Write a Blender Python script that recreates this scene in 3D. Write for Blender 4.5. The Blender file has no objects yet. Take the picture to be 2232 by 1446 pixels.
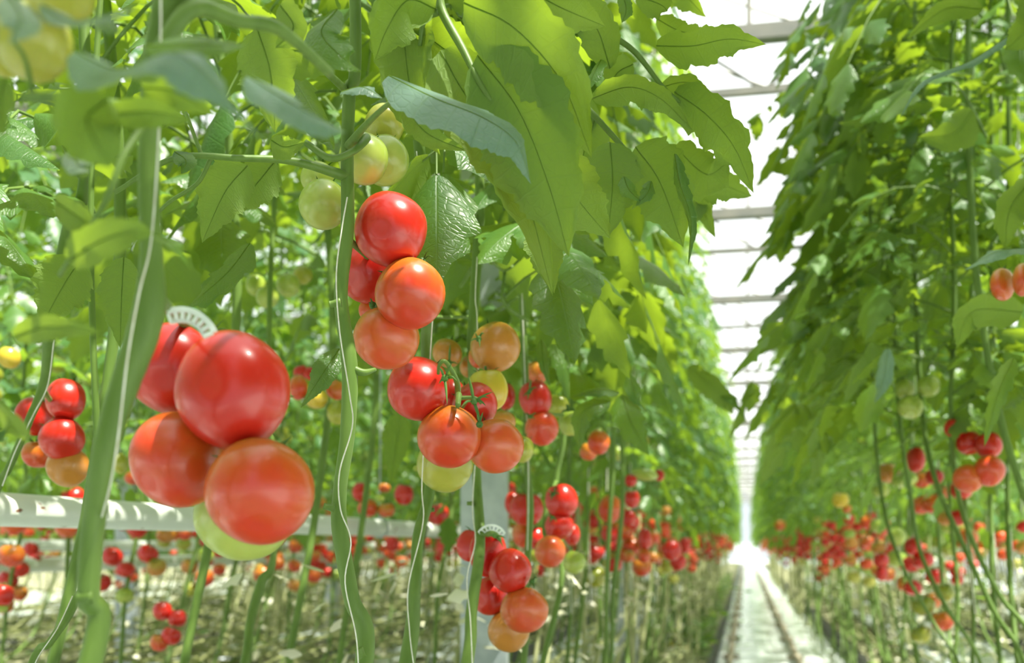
import bpy, math, random
import numpy as np
from mathutils import Vector, Matrix
PI = math.pi
C = bpy.context.scene.collection
SC = bpy.context.scene

# ------------------------------------------------------------------ camera, sky, sun, exposure
F = 2420.0                      # focal length in pixels of the 2232 px frame
TH = math.atan(0.2104)          # the camera looks a little left of the aisle
SN, CS = math.sin(TH), math.cos(TH)
EYE = 1.0
cam = bpy.data.cameras.new('camera')
cam.sensor_width = 36.0
cam.lens = 36.0 * F / 2232.0
cam.shift_y = (1190 - 723) / 2232.0
cam.clip_end = 400
cam.dof.use_dof = True
cam.dof.focus_distance = 1.06
cam.dof.aperture_fstop = 6.0
co = bpy.data.objects.new('camera', cam)
co.location = (0, 0, EYE)
co.rotation_euler = (PI / 2, 0, TH)
C.objects.link(co)
SC.camera = co

w = bpy.data.worlds.new('sky')
SC.world = w
w.use_nodes = True
bg = w.node_tree.nodes['Background']
bg.inputs['Color'].default_value = (0.86, 0.94, 1.0, 1)
bg.inputs['Strength'].default_value = 2.0

sl = bpy.data.lights.new('sun', 'SUN')
sl.energy = 27.0
sl.angle = math.radians(0.9)
sl.color = (1.0, 0.95, 0.84)
so = bpy.data.objects.new('sun', sl)
so.location = (3, 3, 9)
SUNDIR = Vector((0.42, -0.12, 0.90)).normalized()     # towards the sun
so.rotation_euler = SUNDIR.to_track_quat('Z', 'Y').to_euler()
C.objects.link(so)

SC.view_settings.view_transform = 'Standard'
SC.view_settings.look = 'None'
SC.view_settings.gamma = 1.0
SC.view_settings.use_curve_mapping = False
SC.view_settings.exposure = -0.78
cy = SC.cycles
cy.max_bounces = 7
cy.diffuse_bounces = 4
cy.glossy_bounces = 2
cy.transmission_bounces = 5
cy.transparent_max_bounces = 6
cy.caustics_reflective = False
cy.caustics_refractive = False
cy.sample_clamp_indirect = 6.0
cy.use_denoising = True
cy.adaptive_threshold = 0.02

# ------------------------------------------------------------------ helpers
def W(px, py, d):
    """world point seen at pixel (px, py) at depth d along the view axis"""
    r = (px - 1116) / F * d
    return Vector((-d * SN + r * CS, d * CS + r * SN, EYE + (1190 - py) / F * d))

def proj(p):
    d = -p[..., 0] * SN + p[..., 1] * CS
    r = p[..., 0] * CS + p[..., 1] * SN
    d = np.where(d < 0.01, 0.01, d)
    return 1116 + F * r / d, 1190 - F * (p[..., 2] - EYE) / d, d

def depth_of(x, y):
    return -x * SN + y * CS

VIEW = Vector((-SN, CS, 0))     # away from the camera
RIGHT = Vector((CS, SN, 0))
UP = Vector((0, 0, 1))

class MB:
    """collects geometry, builds ONE mesh object"""
    def __init__(self):
        self.v = []; self.f = []; self.uv = []; self.mi = []; self.tint = []; self.n = 0
    def add(self, verts, faces, uv=None, mi=0, tint=0.5):
        verts = np.asarray(verts, dtype=np.float64)
        faces = np.asarray(faces, dtype=np.int64)
        if faces.ndim == 1: faces = faces.reshape(1, -1)
        self.v.append(verts)
        self.f.append((faces + self.n, mi))
        self.uv.append(np.zeros((len(verts), 2)) if uv is None else np.asarray(uv))
        self.tint.append(np.full(len(verts), tint) if np.isscalar(tint) else np.asarray(tint))
        self.n += len(verts)
        return self
    def addmb(self, o, M=None, tint_shift=0.0):
        v = np.concatenate(o.v)
        if M is not None:
            A = np.array(M)
            v = v @ A[:3, :3].T + A[:3, 3]
        self.v.append(v)
        for f, mi in o.f: self.f.append((f + self.n, mi))
        self.uv.append(np.concatenate(o.uv)); self.tint.append(np.clip(np.concatenate(o.tint) + tint_shift, 0, 1))
        self.n += len(v)
        return self
    def verts(self): return np.concatenate(self.v)
    def mesh(self, name, mats, smooth=True):
        me = bpy.data.meshes.new(name)
        v = np.concatenate(self.v); uv = np.concatenate(self.uv); tn = np.concatenate(self.tint)
        sizes = []; loops = []; mi = []
        for f, m in self.f:
            k = f.shape[1]
            sizes.append(np.full(len(f), k)); loops.append(f.reshape(-1)); mi.append(np.full(len(f), m))
        sizes = np.concatenate(sizes); loops = np.concatenate(loops); mi = np.concatenate(mi)
        me.vertices.add(len(v)); me.vertices.foreach_set('co', v.reshape(-1).astype(np.float32))
        me.loops.add(len(loops)); me.loops.foreach_set('vertex_index', loops.astype(np.int32))
        me.polygons.add(len(sizes))
        st = np.concatenate([[0], np.cumsum(sizes)[:-1]])
        me.polygons.foreach_set('loop_start', st.astype(np.int32))
        me.polygons.foreach_set('loop_total', sizes.astype(np.int32))
        me.polygons.foreach_set('material_index', mi.astype(np.int32))
        me.polygons.foreach_set('use_smooth', np.full(len(sizes), smooth))
        ul = me.uv_layers.new(name='UVMap')
        ul.data.foreach_set('uv', uv[loops].reshape(-1).astype(np.float32))
        at = me.attributes.new('tint', 'FLOAT', 'POINT')
        at.data.foreach_set('value', tn.astype(np.float32))
        for m in (mats if isinstance(mats, (list, tuple)) else [mats]): me.materials.append(m)
        me.update(calc_edges=True)
        return me
    def build(self, name, mats, parent=None, smooth=True, world=True):
        o = bpy.data.objects.new(name, self.mesh(name, mats, smooth))
        C.objects.link(o)
        if parent is not None:
            o.parent = parent
            if world: o.location = -Vector(parent.location)
        return o

def tag(o, label=None, cat=None, group=None, kind=None):
    if label: o['label'] = label
    if cat: o['category'] = cat
    if group: o['group'] = group
    if kind: o['kind'] = kind
    return o

def empty(name, loc, label=None, cat=None, group=None):
    o = bpy.data.objects.new(name, None); C.objects.link(o)
    o.location = loc; o.empty_display_size = 0.05
    return tag(o, label, cat, group)

def copy_tree(o, parent=None):
    c = o.copy(); C.objects.link(c)
    if parent is not None: c.parent = parent
    for ch in o.children: copy_tree(ch, c)
    return c

def box(mb, lo, hi, mi=0):
    (x0, y0, z0), (x1, y1, z1) = lo, hi
    v = [(x0,y0,z0),(x1,y0,z0),(x1,y1,z0),(x0,y1,z0),(x0,y0,z1),(x1,y0,z1),(x1,y1,z1),(x0,y1,z1)]
    f = [(0,3,2,1),(4,5,6,7),(0,1,5,4),(1,2,6,5),(2,3,7,6),(3,0,4,7)]
    mb.add(v, f, mi=mi); return mb

def spline(pts, n):
    """Catmull-Rom through pts -> (n+1, k) samples"""
    P = np.array([tuple(p) for p in pts], dtype=float)
    if len(P) == 2:
        t = np.linspace(0, 1, n + 1)[:, None]
        return P[0] * (1 - t) + P[1] * t
    P = np.vstack([2 * P[0] - P[1], P, 2 * P[-1] - P[-2]])
    m = len(P) - 3
    out = []
    for s in np.linspace(0, m, n + 1):
        i = min(int(s), m - 1); t = s - i
        a, b, c, d = P[i], P[i+1], P[i+2], P[i+3]
        out.append(0.5 * ((2*b) + (-a+c)*t + (2*a-5*b+4*c-d)*t*t + (-a+3*b-3*c+d)*t**3))
    return np.array(out)

def unit(a):
    return a / (np.linalg.norm(a, axis=-1, keepdims=True) + 1e-12)

def tube(mb, pts, rad, n=None, seg=8, mi=0, cap=True, tint=0.5, wob=0.0, rng=None):
    """tube through pts; rad a number or one per pt"""
    pts = [tuple(p) for p in pts]
    if np.isscalar(rad): rad = [rad] * len(pts)
    n = n or max(1, (len(pts) - 1) * 4)
    S = spline([p + (r,) for p, r in zip(pts, rad)], n)
    P, R = S[:, :3], np.abs(S[:, 3])
    T = unit(np.gradient(P, axis=0))
    ref = np.array([0, 0, 1.0]) if abs(T[0, 2]) < 0.9 else np.array([1.0, 0, 0])
    A = unit(np.cross(T, ref)); 
    for i in range(1, len(A)):
        a = A[i-1] - T[i] * np.dot(A[i-1], T[i]); A[i] = a / (np.linalg.norm(a) + 1e-12)
    B = np.cross(T, A)
    an = np.arange(seg) * 2 * PI / seg
    RR = R[:, None] * np.ones(seg)
    if wob and rng is not None: RR = RR * (1 + wob * (rng.random(RR.shape) - 0.5))
    V = P[:, None, :] + RR[..., None] * (A[:, None, :] * np.cos(an)[None, :, None] + B[:, None, :] * np.sin(an)[None, :, None])
    V = V.reshape(-1, 3)
    i = np.arange(len(P) - 1)[:, None] * seg; j = np.arange(seg)[None, :]; k = (j + 1) % seg
    f = np.stack([i + j, i + k, i + seg + k, i + seg + j], -1).reshape(-1, 4)
    uv = np.stack([np.tile(an / (2*PI), len(P)), np.repeat(np.linspace(0, 1, len(P)), seg)], -1)
    mb.add(V, f, uv, mi, tint)
    if cap:
        m0 = mb.n - len(V)
        e = (len(P) - 1) * seg
        mb.f.append((np.array([[m0 + q for q in range(seg)][::-1]]), mi))
        mb.f.append((np.array([[m0 + e + q for q in range(seg)]]), mi))
    return P

# ------------------------------------------------------------------ materials
def nm(name):
    m = bpy.data.materials.new(name); m.use_nodes = True
    t = m.node_tree; t.nodes.clear()
    return m, t
def N(t, typ, **kw):
    n = t.nodes.new(typ)
    for k, v in kw.items():
        if k.startswith('i_'):
            key = k[2:].replace('_', ' ')
            n.inputs[key].default_value = v
        else: setattr(n, k, v)
    return n
def L(t, a, b): t.links.new(a, b)
def math_(t, op, a, b=None, clamp=False):
    n = t.nodes.new('ShaderNodeMath'); n.operation = op; n.use_clamp = clamp
    for i, x in enumerate((a, b)):
        if x is None: continue
        if isinstance(x, (int, float)): n.inputs[i].default_value = x
        else: t.links.new(x, n.inputs[i])
    return n.outputs[0]
def mix(t, fac, a, b):
    n = t.nodes.new('ShaderNodeMix'); n.data_type = 'RGBA'
    if isinstance(fac, (int, float)): n.inputs['Factor'].default_value = fac
    else: t.links.new(fac, n.inputs['Factor'])
    for i, x in ((6, a), (7, b)):
        if isinstance(x, tuple): n.inputs[i].default_value = x if len(x) == 4 else (*x, 1)
        else: t.links.new(x, n.inputs[i])
    return n.outputs[2]
def ramp(t, fac, stops, interp='LINEAR'):
    n = t.nodes.new('ShaderNodeValToRGB'); n.color_ramp.interpolation = interp
    e = n.color_ramp.elements
    while len(e) < len(stops): e.new(0.5)
    for x, (p, c) in zip(e, stops):
        x.position = p; x.color = (*c, 1) if len(c) == 3 else c
    t.links.new(fac, n.inputs[0]); return n.outputs[0]
def out(t, sh):
    o = t.nodes.new('ShaderNodeOutputMaterial'); t.links.new(sh, o.inputs[0])

def leaf_mat(name, up, up2, under, trans, fine=True):
    m, t = nm(name)
    uv = N(t, 'ShaderNodeUVMap'); sp = N(t, 'ShaderNodeSeparateXYZ'); L(t, uv.outputs[0], sp.inputs[0])
    tn = N(t, 'ShaderNodeAttribute', attribute_name='tint')
    mid = math_(t, 'ABSOLUTE', math_(t, 'SUBTRACT', sp.outputs[0], 0.5))
    bandv = math_(t, 'ABSOLUTE', math_(t, 'SUBTRACT', math_(t, 'FRACT', math_(t, 'MULTIPLY', sp.outputs[1], 7.0)), 0.5))
    veinm = math_(t, 'SUBTRACT', 1.0, math_(t, 'MULTIPLY', mid, 40.0), True)
    veins = math_(t, 'SUBTRACT', 1.0, math_(t, 'MULTIPLY', bandv, 14.0), True)
    vein = math_(t, 'MAXIMUM', veinm, math_(t, 'MULTIPLY', veins, 0.7))
    oc = N(t, 'ShaderNodeTexCoord')
    if fine:
        vo = N(t, 'ShaderNodeTexVoronoi', feature='DISTANCE_TO_EDGE'); vo.inputs['Scale'].default_value = 1.0
        sc = N(t, 'ShaderNodeMapping'); sc.inputs['Scale'].default_value = (9, 22, 1)
        L(t, uv.outputs[0], sc.inputs[0]); L(t, sc.outputs[0], vo.inputs['Vector'])
        net = math_(t, 'SUBTRACT', 1.0, math_(t, 'MULTIPLY', vo.outputs[0], 7.0), True)
        vein = math_(t, 'MAXIMUM', vein, math_(t, 'MULTIPLY', net, 0.35))
    ns = N(t, 'ShaderNodeTexNoise'); ns.inputs['Scale'].default_value = 30.0 if fine else 9.0
    L(t, oc.outputs['Object'], ns.inputs['Vector'])
    upc = mix(t, tn.outputs['Fac'], up, up2)
    upc = mix(t, math_(t, 'MULTIPLY', vein, 0.30), upc, (0.16, 0.30, 0.08))
    unc = mix(t, math_(t, 'MULTIPLY', vein, 0.35), under, (0.24, 0.36, 0.10))
    unc = mix(t, math_(t, 'MULTIPLY', tn.outputs['Fac'], 0.4), unc, (0.10, 0.22, 0.03))
    ge = N(t, 'ShaderNodeNewGeometry')
    base = mix(t, ge.outputs['Backfacing'], upc, unc)
    tc = mix(t, math_(t, 'MULTIPLY', vein, 0.28), trans, (trans[0]*0.45, trans[1]*0.5, trans[2]*0.5))
    tc = mix(t, math_(t, 'MULTIPLY', math_(t, 'SUBTRACT', ns.outputs[0], 0.35, True), 0.9), tc, (trans[0]*0.75, trans[1]*0.85, trans[2]))
    p = N(t, 'ShaderNodeBsdfPrincipled')
    L(t, base, p.inputs['Base Color'])
    ro = math_(t, 'ADD', math_(t, 'MULTIPLY', ge.outputs['Backfacing'], 0.30), 0.36)
    L(t, ro, p.inputs['Roughness'])
    p.inputs['Specular IOR Level'].default_value = 0.45
    if fine:
        bp = N(t, 'ShaderNodeBump'); bp.inputs['Strength'].default_value = 0.35; bp.inputs['Distance'].default_value = 0.0025
        hgt = math_(t, 'SUBTRACT', math_(t, 'MULTIPLY', ns.outputs[0], 0.5), vein)
        L(t, hgt, bp.inputs['Height']); L(t, bp.outputs[0], p.inputs['Normal'])
    tr = N(t, 'ShaderNodeBsdfTranslucent'); L(t, tc, tr.inputs[0])
    mx = N(t, 'ShaderNodeMixShader'); mx.inputs[0].default_value = 0.42
    L(t, p.outputs[0], mx.inputs[1]); L(t, tr.outputs[0], mx.inputs[2])
    out(t, mx.outputs[0])
    return m

M = {}
M['leaf'] = leaf_mat('tomato_leaf', (0.045, 0.13, 0.04), (0.085, 0.20, 0.035), (0.17, 0.27, 0.055), (0.36, 0.50, 0.02))
M['waxy_lit_leaf'] = leaf_mat('waxy_lit_upper_leaf', (0.20, 0.32, 0.27), (0.30, 0.40, 0.30), (0.17, 0.27, 0.055), (0.22, 0.34, 0.04))  # waxy bloom, with sky reflection and sunlight painted into the base colour
M['leaf_far'] = leaf_mat('tomato_leaf_far', (0.05, 0.15, 0.07), (0.10, 0.21, 0.04), (0.17, 0.29, 0.065), (0.34, 0.52, 0.025), fine=False)

def simple(name, col, rough=0.5, spec=0.5, metal=0.0, noise=None, scale=20, bump=0.0, detail=3, stretch=None, coat=0):
    m, t = nm(name)
    p = N(t, 'ShaderNodeBsdfPrincipled')
    p.inputs['Roughness'].default_value = rough; p.inputs['Metallic'].default_value = metal
    p.inputs['Specular IOR Level'].default_value = spec; p.inputs['Coat Weight'].default_value = coat
    if noise:
        oc = N(t, 'ShaderNodeTexCoord'); ns = N(t, 'ShaderNodeTexNoise'); ns.inputs['Scale'].default_value = scale
        ns.inputs['Detail'].default_value = detail
        if stretch:
            mp = N(t, 'ShaderNodeMapping'); mp.inputs['Scale'].default_value = stretch
            L(t, oc.outputs['Object'], mp.inputs[0]); L(t, mp.outputs[0], ns.inputs['Vector'])
        else: L(t, oc.outputs['Object'], ns.inputs['Vector'])
        c = ramp(t, ns.outputs[0], [(0.35, col), (0.65, noise)])
        L(t, c, p.inputs['Base Color'])
        if bump:
            bp = N(t, 'ShaderNodeBump'); bp.inputs['Strength'].default_value = bump; bp.inputs['Distance'].default_value = 0.01
            L(t, ns.outputs[0], bp.inputs['Height']); L(t, bp.outputs[0], p.inputs['Normal'])
    else: p.inputs['Base Color'].default_value = (*col, 1)
    out(t, p.outputs[0]); return m

def stem_mat(name, a, b):
    m, t = nm(name)
    p = N(t, 'ShaderNodeBsdfPrincipled'); oc = N(t, 'ShaderNodeTexCoord')
    mp = N(t, 'ShaderNodeMapping'); mp.inputs['Scale'].default_value = (90, 90, 14)
    ns = N(t, 'ShaderNodeTexNoise'); ns.inputs['Scale'].default_value = 1.0; ns.inputs['Detail'].default_value = 4
    L(t, oc.outputs['Object'], mp.inputs[0]); L(t, mp.outputs[0], ns.inputs['Vector'])
    c = ramp(t, ns.outputs[0], [(0.3, a), (0.7, b)])
    L(t, c, p.inputs['Base Color']); p.inputs['Roughness'].default_value = 0.5
    p.inputs['Sheen Weight'].default_value = 0.12; p.inputs['Sheen Tint'].default_value = (0.8, 1, 0.6, 1)
    bp = N(t, 'ShaderNodeBump'); bp.inputs['Strength'].default_value = 0.3; bp.inputs['Distance'].default_value = 0.002
    L(t, ns.outputs[0], bp.inputs['Height']); L(t, bp.outputs[0], p.inputs['Normal'])
    tr = N(t, 'ShaderNodeBsdfTranslucent'); tr.inputs[0].default_value = (0.35, 0.5, 0.05, 1)
    mx = N(t, 'ShaderNodeMixShader'); mx.inputs[0].default_value = 0.18
    L(t, p.outputs[0], mx.inputs[1]); L(t, tr.outputs[0], mx.inputs[2])
    out(t, mx.outputs[0]); return m
M['stem'] = stem_mat('green_stem', (0.105, 0.19, 0.025), (0.16, 0.26, 0.045))
M['old_stem'] = stem_mat('old_stem', (0.24, 0.28, 0.09), (0.48, 0.47, 0.24))
m, t = nm('leaf_vein'); p = N(t, 'ShaderNodeBsdfPrincipled'); p.inputs['Base Color'].default_value = (.22, .33, .08, 1); p.inputs['Roughness'].default_value = .6
tr = N(t, 'ShaderNodeBsdfTranslucent'); tr.inputs[0].default_value = (.42, .55, .08, 1)
mx = N(t, 'ShaderNodeMixShader'); mx.inputs[0].default_value = .8
L(t, p.outputs[0], mx.inputs[1]); L(t, tr.outputs[0], mx.inputs[2]); out(t, mx.outputs[0]); M['vein'] = m
M['calyx'] = simple('calyx_green', (0.05, 0.13, 0.02), 0.6, noise=(0.10, 0.22, 0.03), scale=6)
M['scar'] = simple('pruning_scar', (0.45, 0.36, 0.18), 0.8, noise=(0.22, 0.14, 0.06), scale=300)
M['string'] = simple('white_twine', (0.80, 0.78, 0.70), 0.7, noise=(0.66, 0.62, 0.52), scale=150)
M['clip'] = simple('white_plastic', (0.80, 0.84, 0.80), 0.35)
M['steel'] = simple('galvanised_steel', (0.36, 0.41, 0.43), 0.45, metal=0.35, noise=(0.52, 0.57, 0.58), scale=14)
M['truss'] = simple('weathered_aluminium', (0.22, 0.22, 0.19), 0.6, metal=0.2, noise=(0.30, 0.28, 0.23), scale=5)
M['dark'] = simple('black_plastic_edge', (0.03, 0.035, 0.03), 0.6, noise=(0.07, 0.07, 0.055), scale=12)
M['bed'] = simple('mossy_trimmings', (0.16, 0.18, 0.08), 0.9, noise=(0.44, 0.42, 0.26), scale=9, bump=0.6, detail=6)
M['slab'] = simple('white_slab_film', (0.74, 0.80, 0.82), 0.4, noise=(0.62, 0.68, 0.70), scale=6)
M['rail'] = simple('worn_rail_steel', (0.34, 0.29, 0.20), 0.5, metal=0.3, noise=(0.48, 0.42, 0.32), scale=10)
M['soil'] = simple('under_canopy_filler', (0.30, 0.28, 0.17), 0.9, noise=(0.48, 0.46, 0.34), scale=60)
M['sunfleck'] = simple('sunfleck_flakes', (0.62, 0.60, 0.40), 0.35, noise=(0.80, 0.78, 0.62), scale=3)  # pale glossy colour stands in for sun specks
M['trolley'] = simple('white_trolley_paint', (0.82, 0.86, 0.86), 0.4)
M['rubber'] = simple('grey_rubber', (0.12, 0.12, 0.12), 0.7)

# floor: pale plastic ground sheet with creases
m, t = nm('pale_ground_sheet')
p = N(t, 'ShaderNodeBsdfPrincipled'); oc = N(t, 'ShaderNodeTexCoord')
mp = N(t, 'ShaderNodeMapping'); mp.inputs['Scale'].default_value = (2.0, 1.2, 1)
ns = N(t, 'ShaderNodeTexNoise'); ns.inputs['Scale'].default_value = 2.5; ns.inputs['Detail'].default_value = 6
L(t, oc.outputs['Object'], mp.inputs[0]); L(t, mp.outputs[0], ns.inputs['Vector'])
sp = N(t, 'ShaderNodeSeparateXYZ'); L(t, oc.outputs['Object'], sp.inputs[0])
seam = math_(t, 'SUBTRACT', 1.0, math_(t, 'MULTIPLY', math_(t, 'ABSOLUTE', math_(t, 'SUBTRACT', math_(t, 'FRACT', math_(t, 'MULTIPLY', sp.outputs[1], 0.8)), 0.5)), 30.0), True)
c = ramp(t, ns.outputs[0], [(0.3, (0.66, 0.76, 0.75)), (0.55, (0.82, 0.89, 0.88)), (0.75, (0.88, 0.93, 0.92))])
c = mix(t, math_(t, 'MULTIPLY', seam, 0.55), c, (0.30, 0.34, 0.32))
L(t, c, p.inputs['Base Color']); p.inputs['Roughness'].default_value = 0.22
bp = N(t, 'ShaderNodeBump'); bp.inputs['Strength'].default_value = 0.4; bp.inputs['Distance'].default_value = 0.02
L(t, ns.outputs[0], bp.inputs['Height']); L(t, bp.outputs[0], p.inputs['Normal'])
out(t, p.outputs[0]); M['floor'] = m

# white painted pipe with rust specks
m, t = nm('white_painted_pipe')
p = N(t, 'ShaderNodeBsdfPrincipled'); oc = N(t, 'ShaderNodeTexCoord')
mp = N(t, 'ShaderNodeMapping'); mp.inputs['Scale'].default_value = (60, 22, 60); L(t, oc.outputs['Object'], mp.inputs[0])
ns = N(t, 'ShaderNodeTexNoise'); ns.inputs['Scale'].default_value = 1.0; ns.inputs['Detail'].default_value = 3; L(t, mp.outputs[0], ns.inputs['Vector'])
n2 = N(t, 'ShaderNodeTexNoise'); n2.inputs['Scale'].default_value = 3.0; L(t, oc.outputs['Object'], n2.inputs['Vector'])
c = ramp(t, n2.outputs[0], [(0.3, (0.66, 0.70, 0.62)), (0.7, (0.76, 0.79, 0.72))])
rust = ramp(t, ns.outputs[0], [(0.69, (0, 0, 0)), (0.74, (1, 1, 1))])
c = mix(t, rust, c, (0.22, 0.09, 0.04))
L(t, c, p.inputs['Base Color']); p.inputs['Roughness'].default_value = 0.38
out(t, p.outputs[0]); M['pipe'] = m

# greenhouse glass: thin pane, mostly see-through
m, t = nm('thin_greenhouse_glass')
a = N(t, 'ShaderNodeBsdfTransparent'); a.inputs[0].default_value = (0.97, 0.99, 0.98, 1)
g = N(t, 'ShaderNodeBsdfTranslucent'); g.inputs[0].default_value = (0.95, 0.98, 1.0, 1)
mx = N(t, 'ShaderNodeMixShader'); mx.inputs[0].default_value = 0.22; L(t, a.outputs[0], mx.inputs[1]); L(t, g.outputs[0], mx.inputs[2])
out(t, mx.outputs[0]); M['glass'] = m

def tomato_mat(name, blossom, middle, shoulder, edge=0.45, sss=0.12):
    """colour runs from the blossom end (-Z) to the shoulder (+Z) of the fruit"""
    m, t = nm(name)
    p = N(t, 'ShaderNodeBsdfPrincipled'); oc = N(t, 'ShaderNodeTexCoord')
    sp = N(t, 'ShaderNodeSeparateXYZ'); L(t, oc.outputs['Object'], sp.inputs[0])
    ns = N(t, 'ShaderNodeTexNoise'); ns.inputs['Scale'].default_value = 1.3; ns.inputs['Detail'].default_value = 2
    L(t, oc.outputs['Object'], ns.inputs['Vector'])
    z = math_(t, 'ADD', math_(t, 'MULTIPLY', sp.outputs[2], 0.5), 0.5)
    z = math_(t, 'ADD', z, math_(t, 'MULTIPLY', math_(t, 'SUBTRACT', ns.outputs[0], 0.5), 0.7))
    c = ramp(t, z, [(0.08, blossom), (edge, middle), (0.92, shoulder)])
    n3 = N(t, 'ShaderNodeTexNoise'); n3.inputs['Scale'].default_value = 40; L(t, oc.outputs['Object'], n3.inputs['Vector'])
    c = mix(t, math_(t, 'MULTIPLY', math_(t, 'SUBTRACT', n3.outputs[0], 0.6, True), 0.6), c, shoulder)
    L(t, c, p.inputs['Base Color'])
    p.inputs['Roughness'].default_value = 0.30; p.inputs['Specular IOR Level'].default_value = 0.5
    p.inputs['Coat Weight'].default_value = 0.25; p.inputs['Coat Roughness'].default_value = 0.12
    if sss:
        p.inputs['Subsurface Weight'].default_value = sss
        p.inputs['Subsurface Radius'].default_value = (1.0, 0.25, 0.08); p.inputs['Subsurface Scale'].default_value = 0.01
    out(t, p.outputs[0]); return m
RED, DRED = (0.58, 0.020, 0.010), (0.48, 0.011, 0.007)
ORG, DORG = (0.70, 0.11, 0.025), (0.72, 0.19, 0.03)
GRN, PGRN = (0.30, 0.38, 0.05), (0.42, 0.48, 0.10)
YEL = (0.72, 0.50, 0.03)
TM = {
 'red': tomato_mat('ripe_red_skin', RED, (0.58, 0.016, 0.009), DRED),
 'redorange': tomato_mat('red_orange_skin', (0.64, 0.045, 0.018), (0.62, 0.085, 0.012), (0.50, 0.19, 0.015), 0.40),
 'orange': tomato_mat('orange_skin', (0.66, 0.08, 0.025), (0.62, 0.14, 0.02), (0.44, 0.25, 0.02), 0.40),
 'tan': tomato_mat('turning_skin', (0.55, 0.22, 0.04), (0.52, 0.20, 0.03), (0.36, 0.28, 0.03)),
 'yellow': tomato_mat('yellow_skin', (0.70, 0.46, 0.05), (0.66, 0.46, 0.04), (0.46, 0.42, 0.04)),
 'olive': tomato_mat('yellow_green_skin', (0.42, 0.40, 0.06), (0.34, 0.35, 0.035), (0.22, 0.27, 0.02)),
 'green': tomato_mat('green_skin', (0.44, 0.50, 0.11), (0.34, 0.43, 0.06), (0.26, 0.37, 0.04)),
}
COLWORD = {'red': 'ripe red', 'redorange': 'red-orange', 'orange': 'orange', 'tan': 'dull orange', 'yellow': 'yellow', 'olive': 'yellow-green', 'green': 'unripe green'}

# ------------------------------------------------------------------ leaf geometry
def leaflet(mb, base, D, Nn, length, width, rng, nt=8, nu=2, lobes=4, depth=0.30, fold=0.35, ripple=0.12, droop=0.5, spine=None, curl=0.0, tint=None, mi=0):
    """one leaflet; Nn is the direction its upper face looks"""
    if spine is None:
        P = [np.array(base, float)]
        D = unit(np.array(D, float)); st = length / nt
        for i in range(nt):
            d = unit(D + droop * (i + 0.5) / nt * np.array([0, 0, -1.4])); P.append(P[-1] + d * st)
        P = np.array(P)
    else:
        P = spline(spine, nt)
    T = unit(np.gradient(P, axis=0))
    Nn = np.array(Nn, float)
    S = unit(np.cross(T, Nn)); NN = np.cross(S, T)
    t = np.linspace(0, 1, nt + 1)
    wd = (t + 0.02) ** 0.5 * (1.0 - t) ** 1.05; wd = wd / wd.max() * width * 0.5
    us = np.linspace(-1, 1, 2 * nu + 1)
    V = np.zeros((nt + 1, 2 * nu + 1, 3))
    ph = rng.random(4) * 6.28
    ph0 = rng.random()
    for j, u in enumerate(us):
        side = 0 if u < 0 else 1
        s = (t * lobes + (0.5 if nt > 10 else 0.0) * 0 + (ph0 * 0.3 if side and nt > 10 else 0)) % 1.0
        if nt > 10:
            lob = 1 - depth * (np.where(s < 0.72, (1 - s / 0.72), (s - 0.72) / 0.28)) ** 1.15
            lob = lob * (1 + 0.05 * np.sin(t * lobes * 3.3 * 6.28 + ph[side]))
        else:
            lob = 1 - depth * (np.arange(nt + 1) % 2 == 0)
        ww = wd * (1 + (lob - 1) * abs(u) ** 2)
        off = abs(u) * ww
        z = -fold * off * (0.35 + 0.65 * abs(u)) + ripple * ww * u * u * np.sin(t * 6.28 * (1.5 + rng.random()) + ph[side] + 2 * side)
        z = z + curl * off * off / (width * 0.5 + 1e-6)
        V[:, j] = P + S * (u * ww)[:, None] * (1 - 0.12 * fold) + T * (off * 0.42)[:, None] * (1 - t[:, None] ** 3) + NN * z[:, None]
    n = 2 * nu + 1
    i = np.arange(nt)[:, None] * n; j = np.arange(n - 1)[None, :]
    f = np.stack([i + j, i + j + 1, i + n + j + 1, i + n + j], -1).reshape(-1, 4)
    uv = np.stack(np.broadcast_arrays(0.5 + us[None, :] * 0.5, t[:, None]), -1).reshape(-1, 2)
    mb.add(V.reshape(-1, 3), f, uv, mi, rng.random() if tint is None else tint)

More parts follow.
